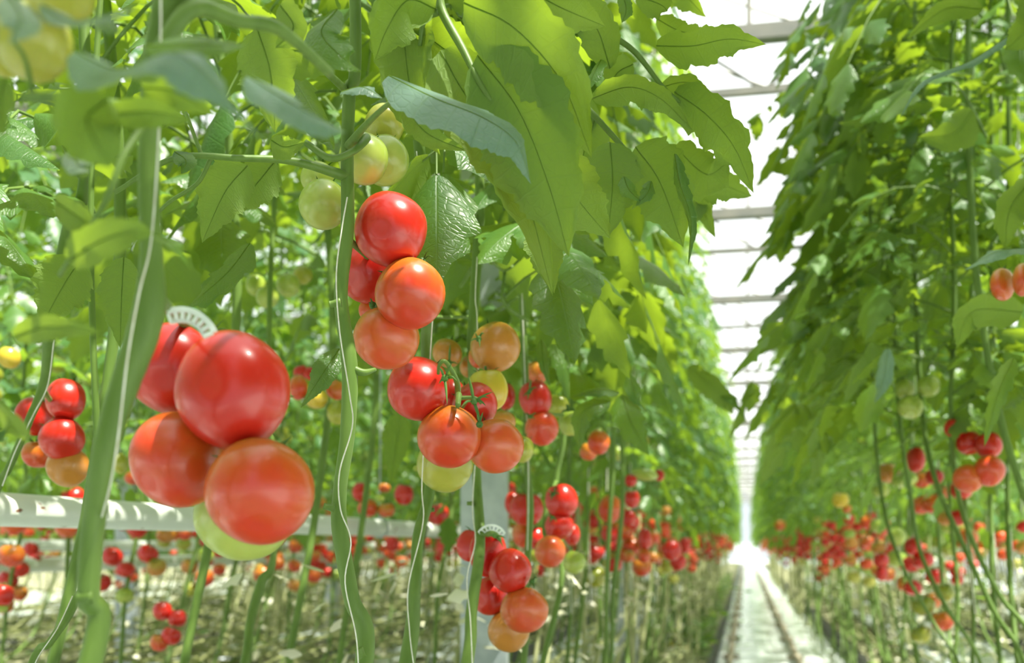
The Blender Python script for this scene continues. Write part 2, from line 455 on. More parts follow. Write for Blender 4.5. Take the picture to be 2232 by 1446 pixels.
def compound(mb, pts, Nn, rng, L0=0.11, pairs=3, res=(8, 2, 4), rr=0.0022, small=True, droop=0.6, mi_stem=1, seg=5):
    """rachis along pts with leaflet pairs and one end leaflet"""
    nt, nu, lobes = res
    R = spline(pts, 12)
    k = len(pts)
    tube(mb, pts, [rr * (1.25 - 0.75 * i / (k - 1)) for i in range(k)], n=6 if nt < 14 else 14, seg=seg, mi=mi_stem, cap=False)
    T = unit(np.gradient(R, axis=0)); Nn = np.array(Nn, float)
    for a in range(pairs):
        q = 0.34 + 0.56 * a / max(1, pairs - 1) if pairs > 1 else 0.6
        for sgn in (-1, 1):
            qq = min(0.97, max(0.1, q + (rng.random() - 0.5) * 0.06)); i = int(qq * 12)
            S = unit(np.cross(T[i], Nn)) * sgn
            D = unit(S * 1.0 + T[i] * (0.55 + 0.4 * rng.random()) + np.array([0, 0, -0.25 * rng.random()]) + (rng.random(3) - 0.5) * 0.35)
            ll = L0 * (0.72 + 0.4 * rng.random()) * (1.0 if a else 0.85)
            nn = unit(Nn + (rng.random(3) - 0.5) * 1.3)
            b = R[i] + D * 0.012
            if nt >= 14: tube(mb, [tuple(R[i]), tuple(b + D * 0.01)], rr * 0.5, n=2, seg=4, mi=mi_stem, cap=False)
            leaflet(mb, b, D, nn, ll, ll * (0.56 + 0.18 * rng.random()), rng, nt, nu, lobes, droop=droop * (0.6 + rng.random() * 0.8), fold=0.2 + 0.5 * rng.random())
            if small and rng.random() < 0.6:
                i2 = max(2, i - 1); ll2 = L0 * 0.35
                leaflet(mb, R[i2], unit(S + T[i2] * 0.3 + (rng.random(3) - .5) * .3), nn, ll2, ll2 * 0.7, rng, max(4, nt // 2), max(1, nu - 1), 2, droop=0.5)
    ll = L0 * (1.05 + 0.35 * rng.random())
    leaflet(mb, R[-1], T[-1], unit(Nn + (rng.random(3) - .5) * .4), ll, ll * 0.62, rng, nt, nu, lobes, droop=droop)

def rand_leaf(mb, p0, az, rng, size=0.34, res=(8, 2, 4), L0=0.115, pairs=3, el=0.35, seg=5):
    """a compound leaf leaving p0 in direction az and hanging down"""
    h = np.array([math.cos(az), math.sin(az), 0.0])
    s = size
    side = np.array([-h[1], h[0], 0]) * (rng.random() - 0.5) * 0.3
    drop = 0.05 + 0.70 * rng.random()
    pts = [p0, p0 + h * s * 0.33 + np.array([0, 0, el * s * 0.5]) + side * s * .3,
           p0 + h * s * 0.70 + np.array([0, 0, (el * 0.6 - drop * 0.25) * s]) + side * s * .7,
           p0 + h * s * 0.98 + np.array([0, 0, (el * 0.2 - drop * 0.9) * s]) + side * s]
    compound(mb, pts, unit(np.array([h[0] * 0.45, h[1] * 0.45, 1.0])), rng, L0, pairs, res, droop=0.05 + 0.55 * rng.random(), rr=0.0026 if res[0] > 10 else 0.003, seg=seg)

# ------------------------------------------------------------------ the greenhouse itself
YEND = 78.0
XL, XR = -15.2, 7.2
mb = MB(); mb.add([(XL, -2, 0), (XR, -2, 0), (XR, YEND, 0), (XL, YEND, 0)], [(0, 1, 2, 3)])
o = mb.build('floor', M['floor'], smooth=False); tag(o, 'pale plastic ground sheet covering the greenhouse floor', kind='structure')

TRUSS_Y = [3.12 + 3.6 * k for k in range(21)]
TOPZ, BOTZ = EYE + 3.02, EYE + 2.69
# glass roof: low gables running across the aisle direction
mb = MB(); bars = MB()
ridge_pitch = 3.2
x = XL
k = 0
while x < XR - 0.01:
    x1 = min(XR, x + ridge_pitch); xm = (x + x1) / 2
    zz0, zz1 = TOPZ + 0.25, TOPZ + 0.95
    for a, b, za, zb in ((x, xm, zz0, zz1), (xm, x1, zz1, zz0)):
        mb.add([(a, -2, za), (b, -2, zb), (b, YEND, zb), (a, YEND, za)], [(0, 1, 2, 3)])
        y = -2.0
        while y < YEND:
            tube(bars, [(a, y, za), (b, y, zb)], 0.013, n=1, seg=4)
            y += 1.2
    tube(bars, [(xm, -2, zz1), (xm, YEND, zz1)], 0.03, n=1, seg=6)
    box(bars, (x - 0.08, -2, zz0 - 0.06), (x + 0.08, YEND, zz0))
    x = x1
o = mb.build('ceiling', M['glass'], smooth=False); tag(o, 'clear glass greenhouse roof over the aisle', kind='structure')
o = bars.build('trim_1', M['truss'], smooth=False); tag(o, 'pale metal glazing bars and gutters of the glass roof', kind='structure')
# glass walls at the end and the sides, each with its bars
def glass_wall(name, p0, p1, label):
    g = MB(); g.add([(p0[0], p0[1], 0), (p1[0], p1[1], 0), (p1[0], p1[1], TOPZ + .3), (p0[0], p0[1], TOPZ + .3)], [(0, 1, 2, 3)])
    o = g.build(name, M['glass'], smooth=False); tag(o, label, kind='structure')
    b = MB(); n = int(math.dist(p0, p1) / 1.6)
    for i in range(n + 1):
        q = i / n; xx = p0[0] + (p1[0] - p0[0]) * q; yy = p0[1] + (p1[1] - p0[1]) * q
        tube(b, [(xx, yy, 0), (xx, yy, TOPZ + .3)], 0.03, n=1, seg=4)
    for z in (0.6, 2.2): tube(b, [(p0[0], p0[1], z), (p1[0], p1[1], z)], 0.03, n=1, seg=4)
    b.build('wall_bars', M['truss'], o, smooth=False)
glass_wall('wall_far', (XL, YEND), (XR, YEND), 'glass end wall closing the far end of the aisle')
glass_wall('wall_left', (XL, -2), (XL, YEND), 'glass side wall beyond the leftmost rows')
mb = MB(); box(mb, (XL - .1, -2, 0), (XL + .1, YEND, 1.0)); o = mb.build('trim_2', M['soil'], smooth=False); tag(o, 'low dun base wall added under the left glass wall to block bright sky', kind='structure')  # added low wall, hides the bright sky showing under the left canopy
glass_wall('wall_right', (XR, -2), (XR, YEND), 'glass side wall beyond the rightmost rows')

# roof trusses above every line of posts
def make_truss():
    r = empty('roof_truss', (0, 0, BOTZ))
    def part(name, mbx):
        o = mbx.build(name, M['truss'], r, smooth=False, world=False); return o
    h = TOPZ - BOTZ
    b = MB(); box(b, (XL, -0.05, h - 0.04), (XR, 0.05, h + 0.05)); part('top_chord', b)
    b = MB(); box(b, (XL, -0.022, -0.022), (XR, 0.022, 0.022)); part('bottom_chord', b)
    b = MB(); x = XL
    while x < XR - 0.4:
        tube(b, [(x, 0, 0), (x + 0.45, 0, h)], 0.011, n=1, seg=6)
        tube(b, [(x + 0.45, 0, h), (x + 0.9, 0, 0)], 0.011, n=1, seg=6)
        x += 0.9
    part('lattice_bars', b)
    b = MB(); tube(b, [(0.02, 0, h), (0.02, 0, h + 0.75)], 0.018, n=1, seg=6); part('ridge_strut', b)
    return r
tr0 = make_truss()
ordn = ['second', 'third', 'fourth', 'fifth']
for i, y in enumerate(TRUSS_Y[1:]):
    r = tr0 if i == 0 else copy_tree(tr0)
    r.location = (0, y, BOTZ)
    lab = 'thick pale steel lattice roof truss across the sky gap, closest to the camera' if i == 0 else \
          (f'pale steel roof truss across the sky gap, {ordn[i-1]} from the top of the picture' if i < 4 else 'thin pale steel roof truss in the far run over the aisle')
    tag(r, lab, 'roof truss', 'roof trusses across the sky gap')

# steel posts in the left row
def make_post():
    r = empty('steel_post', (0, 0, 0))
    b = MB()
    w2, d2, t_ = 0.060, 0.05, 0.004
    # a channel section open to the right side
    box(b, (-w2, -d2, 0), (w2, -d2 + t_, BOTZ))
    box(b, (-w2, -d2 + t_, 0), (-w2 + t_, d2, BOTZ)); box(b, (w2 - t_, -d2 + t_, 0), (w2, d2, BOTZ))
    box(b, (-w2 + t_, d2 - t_, 0), (-w2 + 0.03, d2, BOTZ)); box(b, (w2 - 0.03, d2 - t_, 0), (w2 - t_, d2, BOTZ))
    b.build('column', M['steel'], r, smooth=False, world=False)
    b = MB(); box(b, (-0.11, -0.11, 0), (0.11, 0.11, 0.012)); b.build('base_plate', M['steel'], r, smooth=False, world=False)
    return r
post0 = make_post()
first = True
for X0, rowname in ((-0.67, 'left row'), (-3.87, 'far left row')):
    for i, y in enumerate([q - 0.28 for q in TRUSS_Y[:8]]):
        if X0 < -1 and y < 5: continue
        r = post0 if first else copy_tree(post0); first = False
        r.location = (X0, y, 0)
        r.rotation_euler = (0, 0, math.radians(9))
        if X0 > -1:
            lab = ['wide grey galvanised post standing behind the lowest front tomato cluster',
                   'grey galvanised post with slanting sun streaks, second along the left row',
                   'grey post third along the left row'][i] if i < 3 else 'distant grey post deep in the left row'
        else: lab = 'grey steel post standing among the rows far to the left'
        tag(r, lab, 'post', 'steel posts of the ' + rowname)

# heating pipes
def pipe(name, x, dz, y0, y1, r, label, group=None, mat='pipe', hangers=True, z=None):
    zz = EYE + dz if z is None else z
    rt = empty(name, (x, y0, zz), label, 'pipe' if mat == 'pipe' else 'rail', group)
    b = MB(); tube(b, [(x, y0, zz), (x, y1, zz)], r, n=1, seg=20, cap=True); b.build('pipe_tube', M[mat], rt)
    if hangers:
        for y in hangers_at:
            if y0 < y < y1:
                b = MB()
                tube(b, [(x, y, zz + r * 0.9), (x + .004, y, zz + 0.6), (x, y, BOTZ)], 0.0025, n=4, seg=5)
                q = [(x + math.cos(a) * r * 1.12, y, zz + math.sin(a) * r * 1.12) for a in np.linspace(0, 2 * PI, 13)]
                tube(b, q, 0.003, n=24, seg=5)
                b.build('pipe_hanger', M['steel'], rt)
    return rt
yh = W(868, 1150, 3.35).y
hangers_at = [yh, yh + 4.2, yh + 8.4]
pipe('heating_pipe', -1.085, 0.054, 0.4, 60, 0.0255, 'thick white heating pipe with rust specks crossing behind the nearest tomatoes')
hangers_at = [7.0, 11.2]
pipe('heating_pipe', -2.70, -0.075, 1.0, 40, 0.030, 'lower white heating pipe in the rows to the left')
pipe('heating_pipe', -3.05, 0.0, 2.0, 45, 0.0255, 'thin pale heating pipe just above the lower left pipe')
pipe('heating_pipe', 2.02, -0.055, 2.0, 50, 0.0255, 'pale heating pipe behind the right row of plants')
# rails on the floor
for x, z, lab in ((-0.125, 0.06, 'left floor rail of the aisle, beside the weeds'), (0.425, 0.06, 'right floor rail of the aisle, in the middle of the pale sheet')):
    rt = empty('floor_rail', (x, 1, 0), lab, 'rail', 'trolley rails in the aisle')
    b = MB(); tube(b, [(x, 1, z), (x, YEND - 20, z)], 0.0255, n=1, seg=12); b.build('pipe_tube', M['rail'], rt)
    for k in range(30):
        y = 2 + k * 2.0
        b = MB(); box(b, (x - .07, y - .02, 0.0), (x + .07, y + .02, z - .02)); b.build('rail_foot', M['rail'], rt, smooth=False)

# growing beds: one per row
rng = np.random.default_rng(5)
ROWC = [-8.6, -7.0, -5.4, -3.8, -2.2, -0.6, 1.2, 2.8, 4.4]
for rc in ROWC:
    x0, x1 = (rc - 0.30, rc + 0.30)
    if rc == -0.6: x0, x1 = -0.95, -0.26
    if rc == 1.2: x0, x1 = 0.90, 1.55
    side = 'left of' if rc < 0 else 'right of'
    lab = {-0.6: 'weedy growing bed along the left edge of the aisle', 1.2: 'mossy growing bed with black edge along the right of the aisle',
           -2.2: 'growing bed of the first row beyond the white heating pipe', 2.8: 'growing bed behind the right-hand row'}.get(rc, f'growing bed in the rows far {"to the left" if rc < 0 else "to the right"}')
    rt = empty('growing_bed', (rc, 0, 0), lab, 'planting bed', 'growing beds of the outer rows' if rc not in (-0.6, 1.2, -2.2, 2.8) else None)
    b = MB(); nx, ny = 6, 300
    ys = np.linspace(0.5, YEND - 20, ny); xs = np.linspace(x0 + .02, x1 - .02, nx)
    G = np.zeros((ny, nx, 3)); G[..., 0] = xs[None]; G[..., 1] = ys[:, None]
    G[..., 2] = 0.10 + rng.random((ny, nx)) * 0.05; G[:, 0, 2] = G[:, -1, 2] = 0.10
    i = np.arange(ny - 1)[:, None] * nx; j = np.arange(nx - 1)[None]
    b.add(G.reshape(-1, 3), np.stack([i + j, i + j + 1, i + nx + j + 1, i + nx + j], -1).reshape(-1, 4))
    b.build('trimmings', M['bed'], rt)
    for xx in (x0, x1):
        b = MB(); box(b, (xx - .02, 0.5, 0), (xx + .02, YEND - 20, 0.13)); b.build('bed_edge', M['dark'], rt, smooth=False)
    # white substrate slabs lying on the bed
    if rc in (-2.2, 1.2, 2.8, -3.8):
        for k in range(14):
            y = 7.5 + k * 1.35
            b = MB(); 
            cx = rc + 0.08; q = []
            for yy, s in ((y, .6), (y + .03, 1), (y + 1.0, 1), (y + 1.03, .6)):
                for a in np.linspace(0, 2 * PI, 9)[:-1]:
                    q.append((cx + math.copysign(abs(math.cos(a)) ** .6, math.cos(a)) * .09 * s, yy, .195 + math.copysign(abs(math.sin(a)) ** .6, math.sin(a)) * .045 * s))
            fs = []
            for a in range(3):
                for e in range(8): fs.append((a*8+e, a*8+(e+1) % 8, a*8+8+(e+1) % 8, a*8+8+e))
            b.add(q, fs); b.f.append((np.array([list(range(8))]), 0)); b.f.append((np.array([list(range(24, 32))[::-1]]), 0))
            o = b.build('substrate_slab', M['slab'])
            tag(o, f'white film-wrapped substrate slab on the {"mossy bed right of the aisle" if rc == 1.2 else "bed behind the right row" if rc == 2.8 else "bed of the first left-hand row" if rc == -2.2 else "bed of the second left-hand row"}', 'substrate slab', f'substrate slabs of row {"right" if rc == 1.2 else "behind right" if rc == 2.8 else "left" if rc == -2.2 else "far left"}')

# the white trolley at the end of the aisle
rt = empty('harvest_trolley', (0.15, 60, 0), 'white harvest trolley standing at the far end of the aisle', 'trolley')
b = MB(); box(b, (-0.60, 60, 0.10), (0.72, 64, 0.36)); b.build('platform', M['trolley'], rt, smooth=False)
b = MB(); box(b, (-0.56, 60.1, 0.36), (0.68, 63.9, 1.12)); b.build('crate_stack', M['trolley'], rt, smooth=False)
for x in (-0.125, 0.425):
    for y in (60.4, 63.5):
        b = MB(); tube(b, [(x - .03, y, .10), (x + .03, y, .10)], 0.075, n=1, seg=16); b.build('wheel', M['rubber'], rt)
b = MB(); tube(b, [(-.5, 59.97, .36), (-.5, 59.97, 1.3), (.62, 59.97, 1.3), (.62, 59.97, .36)], .02, n=12, seg=6); b.build('push_handle', M['steel'], rt)

# ------------------------------------------------------------------ tomatoes
def tomato_mesh(seed, squash=0.88, ns=40, nr=26):
    r = random.Random(seed)
    ph = r.random() * 6.28; k = r.choice([4, 5, 6]); amp = r.uniform(0.012, 0.035); ph2 = r.random() * 6.28; amp2 = r.uniform(0.01, .04)
    V = []; 
    for i in range(1, nr):
        a = PI * i / nr                      # 0 at the stem end
        for j in range(ns):
            b = 2 * PI * j / ns
            rr = abs(math.sin(a)) ** 0.84
            z = math.cos(a)
            z = math.copysign(abs(z) ** 1.0, z) * squash
            sh = math.exp(-(a / 0.36) ** 2)
            z -= sh * 0.24                   # hollow under the calyx
            z += math.exp(-((PI - a) / 0.13) ** 2) * 0.035   # tiny dent at the blossom end
            lob = 1 + amp * math.cos(k * b + ph) * (0.4 + 0.6 * (1 + math.cos(a)) / 2) + amp2 * math.cos(2 * b + ph2)
            V.append((rr * lob * math.cos(b), rr * lob * math.sin(b), z))
    top = len(V); V.append((0, 0, squash - 0.26)); bot = len(V); V.append((0, 0, -squash + 0.045))
    q = [(i*ns+j, (i+1)*ns+j, (i+1)*ns+(j+1) % ns, i*ns+(j+1) % ns) for i in range(nr - 2) for j in range(ns)]
    tr = [(top, j, (j+1) % ns) for j in range(ns)] + [(bot, (nr-2)*ns+(j+1) % ns, (nr-2)*ns+j) for j in range(ns)]
    m_ = MB(); m_.add(V, q); m_.f.append((np.array(tr), 0)); return m_

def calyx_mb(seed, nsep=6):
    r = np.random.default_rng(seed); m_ = MB()
    for k in range(nsep):
        a = 2 * PI * k / nsep + r.random() * .3
        h = np.array([math.cos(a), math.sin(a), 0]); ln = 0.62 + .3 * r.random(); up = .05 + .35 * r.random()
        sp_ = [np.array([0, 0, .62]) + h * .04, np.array([0, 0, .70]) + h * .25 * ln, np.array([0, 0, .78 + up * .3]) + h * .6 * ln, np.array([0, 0, .72 + up]) + h * ln]
        leaflet(m_, None, None, (0, 0, 1), ln, 0.16, r, nt=8, nu=1, lobes=1, depth=0.0, fold=0.6, ripple=0.0, spine=sp_)
    tube(m_, [(0, 0, .60), (0.01, 0, .80), (.06, .02, 1.02)], [.075, .055, .06], n=6, seg=8)
    return m_
TOM = {}
CAL = [calyx_mb(s).mesh('calyx', M['calyx']) for s in (1, 2, 3)]
TSHAPE = [tomato_mesh(s, q) for s, q in ((1, .86), (2, .90), (3, .84), (4, .95))]
TLO = [tomato_mesh(s, q, 18, 12) for s, q in ((11, .88), (12, .92))]
def tomato_data(kind, i, lo=False):
    key = (kind, i, lo)
    if key not in TOM: TOM[key] = (TLO if lo else TSHAPE)[i].mesh('tomato', TM[kind])
    return TOM[key]

PROT = []       # (px, py, rx, ry, d) regions that no filler leaf may cover
def tomato_obj(p, r, kind, axis, label, group=None, shape=0, lo=False, calyx=True, sc=(1, 1, 1)):
    """axis = direction of the stem end"""
    o = bpy.data.objects.new('tomato', tomato_data(kind, shape, lo)); C.objects.link(o)
    o.location = p
    q = Vector(axis).normalized().to_track_quat('Z', 'Y')
    o.rotation_mode = 'QUATERNION'; o.rotation_quaternion = q
    o.scale = (r * sc[0], r * sc[1], r * sc[2])
    tag(o, label, 'tomato', group)
    if calyx:
        c = bpy.data.objects.new('calyx', CAL[shape % 3]); C.objects.link(c); c.parent = o
    return o

def hero(px, py, rx, ry, d, kind, label, bl=None, shape=0, group=None, calyx=True, prot=True):
    """tomato seen at (px,py) with half size (rx,ry); bl = pixel of the blossom end if it faces us"""
    p = W(px, py, d)
    r = max(rx, ry) / F * d
    if bl:
        dx, dy = (bl[0] - px) / rx, (bl[1] - py) / ry
        k = math.sqrt(max(0.05, 1 - dx * dx - dy * dy))
        # blossom direction: towards the camera by k
        to_cam = (Vector((0, 0, EYE)) - p).normalized()
        b = RIGHT * dx - UP * dy + to_cam * k
        axis = -b
        sx = rx / max(rx, ry); sy = ry / max(rx, ry)
        sc = (1, 1, 1)
    else:
        axis = Vector((random.Random(int(px * 7 + py)).uniform(-.3, .3), random.Random(int(px + py * 3)).uniform(-.1, .5), 1.0))
        sc = (rx / max(rx, ry), 1.0, min(1.15, ry / max(rx, ry) / 0.86)) if ry >= rx else (1, 1, min(1.1, ry / rx / 0.88))
    if prot: PROT.append((px, py, rx, ry, d))
    return tomato_obj(p, r, kind, axis, label, group, shape, False, calyx, sc)

# cluster at the front left (A)
hero(507, 852, 122, 127, 0.75, 'red', 'large ripe red tomato, the biggest one at the front left', (460, 838), 0)
hero(376, 804, 86, 102, 0.80, 'red', 'ripe red tomato behind the thick stem, under the white truss clip', (358, 832), 2)
hero(388, 1003, 99, 103, 0.775, 'redorange', 'red-orange tomato at the left of the large front cluster', (330, 1050), 3)
hero(566, 1073, 120, 111, 0.735, 'redorange', 'large red-orange tomato hanging lowest right in the front cluster', (567, 1152), 0)
hero(531, 1126, 104, 104, 0.825, 'green', 'pale green tomato peeping out beneath the front cluster', (540, 1200), 2)
# cluster B, upper middle
hero(852, 501, 80, 80, 1.06, 'red', 'topmost ripe red tomato of the middle cluster', (831, 497), 3)
hero(800, 594, 62, 66, 1.13, 'red', 'ripe red tomato half hidden behind the middle stem', (770, 610), 1)
hero(894, 641, 78, 70, 1.06, 'redorange', 'red-orange tomato at the right of the middle cluster', (903, 688), 0)
hero(842, 738, 71, 68, 1.09, 'orange', 'orange tomato at the bottom of the middle cluster', (850, 780), 2)
hero(812, 678, 30, 26, 1.16, 'redorange', 'orange tomato mostly hidden between the middle cluster fruits', None, 1)
hero(895, 690, 45, 26, 1.16, 'red', 'red tomato glimpsed behind the middle cluster', None, 2, prot=False)
# green fruits above
hero(705, 446, 44, 54, 1.14, 'green', 'green tomato hanging left of the middle stem', (700, 480), 1)
hero(692, 388, 36, 36, 1.2, 'green', 'green tomato above its green neighbour left of the middle stem', None, 2)
hero(792, 346, 48, 55, 1.07, 'green', 'green tomato right behind the middle stem, above the reds', (785, 372), 3)
hero(838, 350, 34, 54, 1.12, 'green', 'green tomato on the right of the upper green bunch', (842, 380), 1)
hero(838, 272, 44, 44, 1.14, 'olive', 'yellow-green tomato at the top of the upper green bunch', (842, 295), 0)
hero(74, 92, 80, 82, 0.52, 'olive', 'big blurred green tomato in the top left corner', (80, 130), 0)
hero(5, 75, 60, 85, 0.55, 'olive', 'green tomato cut off by the left edge at the top', None, 1)
hero(130, -20, 75, 55, 0.5, 'olive', 'green tomato hanging above the top left corner fruit', None, 2)
hero(622, 140, 24, 36, 1.0, 'olive', 'small yellow-green tomato between leaves near the top', None, 3, prot=False)
# cluster C
hero(912, 848, 50, 69, 1.24, 'red', 'ripe red tomato at the left of the open truss with curly sepals', (895, 880), 3)
hero(1035, 884, 42, 50, 1.30, 'red', 'ripe red tomato under the dark sepals of the open truss', (1055, 905), 1)
hero(979, 953, 71, 66, 1.24, 'redorange', 'large red-orange tomato in the middle of the open truss', (980, 1005), 0)
hero(1080, 973, 56, 62, 1.27, 'orange', 'orange tomato at the right of the open truss', (1095, 1000), 2)
hero(970, 1012, 63, 58, 1.34, 'olive', 'yellow-green tomato under the open truss', (965, 1045), 0)
hero(1063, 850, 30, 44, 1.40, 'yellow', 'narrow yellow tomato above the open truss', None, 3)
hero(1080, 757, 51, 55, 1.42, 'tan', 'dull orange tomato hanging from the fourth stem', (1095, 790), 1)
hero(1046, 778, 22, 26, 1.48, 'orange', 'orange tomato tucked beside the dull orange one', None, 2)
hero(975, 770, 33, 30, 1.52, 'tan', 'dull orange tomato behind the third stem', None, 0)
hero(1022, 800, 20, 24, 1.55, 'tan', 'small dull orange tomato in the shade above the open truss', None, 2)
hero(1138, 980, 25, 28, 1.7, 'olive', 'small yellow-green tomato right of the open truss', None, 1)
hero(1092, 920, 32, 24, 1.6, 'tan', 'tan tomato behind the right side of the open truss', None, 2)
hero(985, 862, 30, 34, 1.34, 'red', 'shaded red tomato behind the curly stalk of the open truss', None, 1)
# group right of it
hero(1103, 865, 20, 28, 1.9, 'red', 'small red tomato between the open truss and the fifth stem', None, 1)
hero(1167, 869, 34, 37, 1.85, 'red', 'red tomato with star sepals right of the fifth stem', None, 3)
hero(1181, 934, 38, 37, 1.85, 'redorange', 'red-orange tomato below the star-sepalled red one', (1192, 945), 0)
hero(1245, 922, 29, 28, 1.95, 'green', 'pale green tomato at the right end of that truss', None, 1)
hero(1168, 815, 22, 30, 2.1, 'orange', 'orange tomato above the star-sepalled red one', None, 2)
hero(1215, 885, 22, 25, 2.2, 'olive', 'yellow-green tomato behind the pale green one', None, 0, prot=False)
hero(1305, 965, 24, 26, 2.4, 'redorange', 'sunlit orange tomato beside the dark hanging leaf', None, 0)
hero(1283, 985, 18, 20, 2.45, 'orange', 'small orange tomato left of the sunlit one', None, 2)
# cluster D low
hero(1064, 1206, 29, 48, 1.55, 'red', 'narrow red tomato under the small white clip', None, 3)
hero(1031, 1190, 18, 36, 1.66, 'red', 'red tomato edge showing left of the fourth stem', None, 1)
hero(1112, 1245, 45, 48, 1.52, 'red', 'round ripe red tomato in the lowest front cluster', (1095, 1240), 0)
hero(1068, 1300, 33, 42, 1.58, 'red', 'red tomato at the left of the lowest front cluster', (1050, 1310), 1)
hero(1143, 1331, 52, 49, 1.52, 'orange', 'orange tomato at the right of the lowest front cluster', (1150, 1350), 2)
hero(1109, 1376, 47, 39, 1.58, 'tan', 'dull yellow-orange tomato at the foot of the lowest front cluster', (1100, 1395), 0)
# cluster E
hero(1224, 1092, 36, 35, 2.05, 'red', 'red tomato with dark sepals at the top of the cluster right of the post', None, 3)
hero(1219, 1147, 32, 28, 2.05, 'red', 'red tomato in the middle of the cluster right of the post', None, 1)
hero(1199, 1203, 35, 31, 2.0, 'orange', 'orange tomato at the bottom of the cluster right of the post', (1205, 1212), 0)
hero(1252, 1226, 24, 25, 2.1, 'green', 'bright green tomato at the bottom of the cluster right of the post', None, 1)
hero(1247, 1166, 17, 25, 2.25, 'red', 'red tomato behind the right of that cluster', None, 2)
hero(1148, 1110, 28, 36, 2.3, 'red', 'shaded red tomato between post and fifth stem', None, 1)
hero(1140, 1165, 22, 30, 2.35, 'redorange', 'red-orange tomato low between post and fifth stem', None, 2)
hero(1172, 1175, 20, 25, 2.3, 'red', 'red tomato left of the middle fruit right of the post', None, 0)
hero(1122, 1098, 18, 26, 2.6, 'red', 'red tomato close against the right edge of the wide post', None, 0)
hero(1378, 1088, 17, 20, 3.0, 'red', 'red tomato by the pair of thin stems above the second post', None, 0)
hero(1370, 1130, 16, 18, 3.0, 'red', 'red tomato just below the one by the pair of thin stems', None, 1)
hero(1330, 1110, 24, 30, 3.2, 'redorange', 'red-orange tomato left of the pair of thin stems', None, 1)
hero(1405, 1175, 15, 22, 3.3, 'red', 'dark red tomato in front of the second post', None, 3)
hero(1372, 1212, 12, 13, 3.4, 'orange', 'small orange tomato left in front of the second post', None, 2)
hero(1404, 1212, 15, 16, 3.3, 'redorange', 'bright red-orange tomato low in front of the second post', None, 0)
hero(1465, 1200, 18, 22, 3.6, 'red', 'red tomato right of the second post', None, 1)
hero(1478, 1225, 17, 20, 3.7, 'red', 'lower red tomato right of the second post', None, 2)
hero(1455, 1235, 14, 15, 3.8, 'olive', 'yellow-green tomato under the reds right of the second post', None, 0)
hero(1492, 1190, 12, 18, 3.9, 'red', 'small red tomato furthest right by the second post', None, 0)
hero(1405, 1035, 30, 12, 3.2, 'green', 'flat pale green tomato hanging high above the second post', None, 1)
hero(1375, 1048, 12, 14, 3.1, 'red', 'small dark red tomato beside the flat green one', None, 2)
hero(1437, 1037, 10, 13, 3.3, 'red', 'small red tomato right of the flat green one', None, 0)
# left small cluster H
hero(143, 871, 43, 42, 1.56, 'red', 'shiny red tomato at the top of the small left cluster', None, 3)
hero(74, 908, 34, 40, 1.64, 'red', 'shaded red tomato behind the slanting stem at the left', None, 1)
hero(135, 957, 49, 40, 1.56, 'red', 'red tomato in the middle of the small left cluster', (150, 985), 0)
hero(84, 990, 36, 32, 1.66, 'redorange', 'orange tomato behind the leaf in the small left cluster', None, 2)
hero(148, 1017, 46, 38, 1.58, 'tan', 'yellow-orange tomato at the bottom of the small left cluster', (155, 1040), 0)
# lower left K
hero(354, 1332, 21, 21, 2.9, 'red', 'red tomato at the top of the lone low cluster', None, 0)
hero(386, 1348, 20, 20, 2.9, 'red', 'red tomato at the right of the lone low cluster', None, 1)
hero(373, 1387, 22, 21, 2.85, 'red', 'red tomato in the middle of the lone low cluster', None, 2)
hero(347, 1401, 20, 19, 2.85, 'redorange', 'orange tomato at the bottom of the lone low cluster', None, 1)
hero(8, 1298, 20, 24, 2.6, 'red', 'dark red tomato at the left edge below the pipes', None, 1)
hero(3, 1325, 14, 12, 2.6, 'green', 'green tomato at the left edge under the dark red one', None, 0)
# green far cluster M
hero(583, 648, 25, 23, 2.3, 'green', 'lowest green tomato of the small green cluster left of centre', None, 0)
hero(628, 622, 26, 24, 2.35, 'green', 'green tomato right in the small green cluster left of centre', None, 1)
hero(660, 600, 21, 20, 2.4, 'olive', 'yellowish tomato at the right end of the small green cluster', None, 2)
hero(558, 622, 19, 22, 2.4, 'green', 'green tomato at the left of the small green cluster', None, 3)
# right row F
hero(2082, 934, 23, 21, 2.6, 'red', 'red tomato at the top left of the cluster in the right row', None, 1)
hero(2112, 966, 27, 26, 2.6, 'red', 'red tomato in the middle of the cluster in the right row', None, 2)
hero(2155, 971, 28, 27, 2.55, 'red', 'red tomato at the right of the cluster in the right row', None, 3)
hero(2156, 1027, 34, 30, 2.5, 'redorange', 'orange-red tomato at the bottom right of the cluster in the right row', (2160, 1040), 0)
hero(2110, 1044, 32, 31, 2.52, 'orange', 'yellow-orange tomato at the bottom left of the cluster in the right row', (2105, 1060), 2)
hero(1996, 1002, 18, 26, 3.1, 'red', 'narrow red tomato left of the cluster in the right row', None, 3)
hero(1936, 1031, 24, 22, 3.4, 'tan', 'yellow-orange tomato beyond the narrow red one', None, 1)
hero(1972, 1047, 28, 17, 3.3, 'green', 'flat green tomato below the yellow-orange one', None, 0)
hero(1920, 1068, 19, 17, 3.5, 'green', 'green tomato lower left of the flat green one', None, 2)
hero(1991, 1192, 19, 20, 3.3, 'red', 'dark red tomato low on the slanting stems at the right', None, 0)
hero(2012, 1222, 23, 17, 3.3, 'red', 'red tomato under the dark one on the slanting stems', None, 1)
hero(1921, 1222, 15, 18, 3.8, 'red', 'red tomato left of the slanting stems', None, 2)
hero(1922, 1250, 13, 16, 3.8, 'red', 'lower red tomato left of the slanting stems', None, 3)
hero(2083, 1248, 11, 12, 3.9, 'red', 'small red tomato hanging low near the right side', None, 0)
hero(2086, 1264, 13, 12, 3.9, 'red', 'lowest small red tomato near the right side', None, 1)
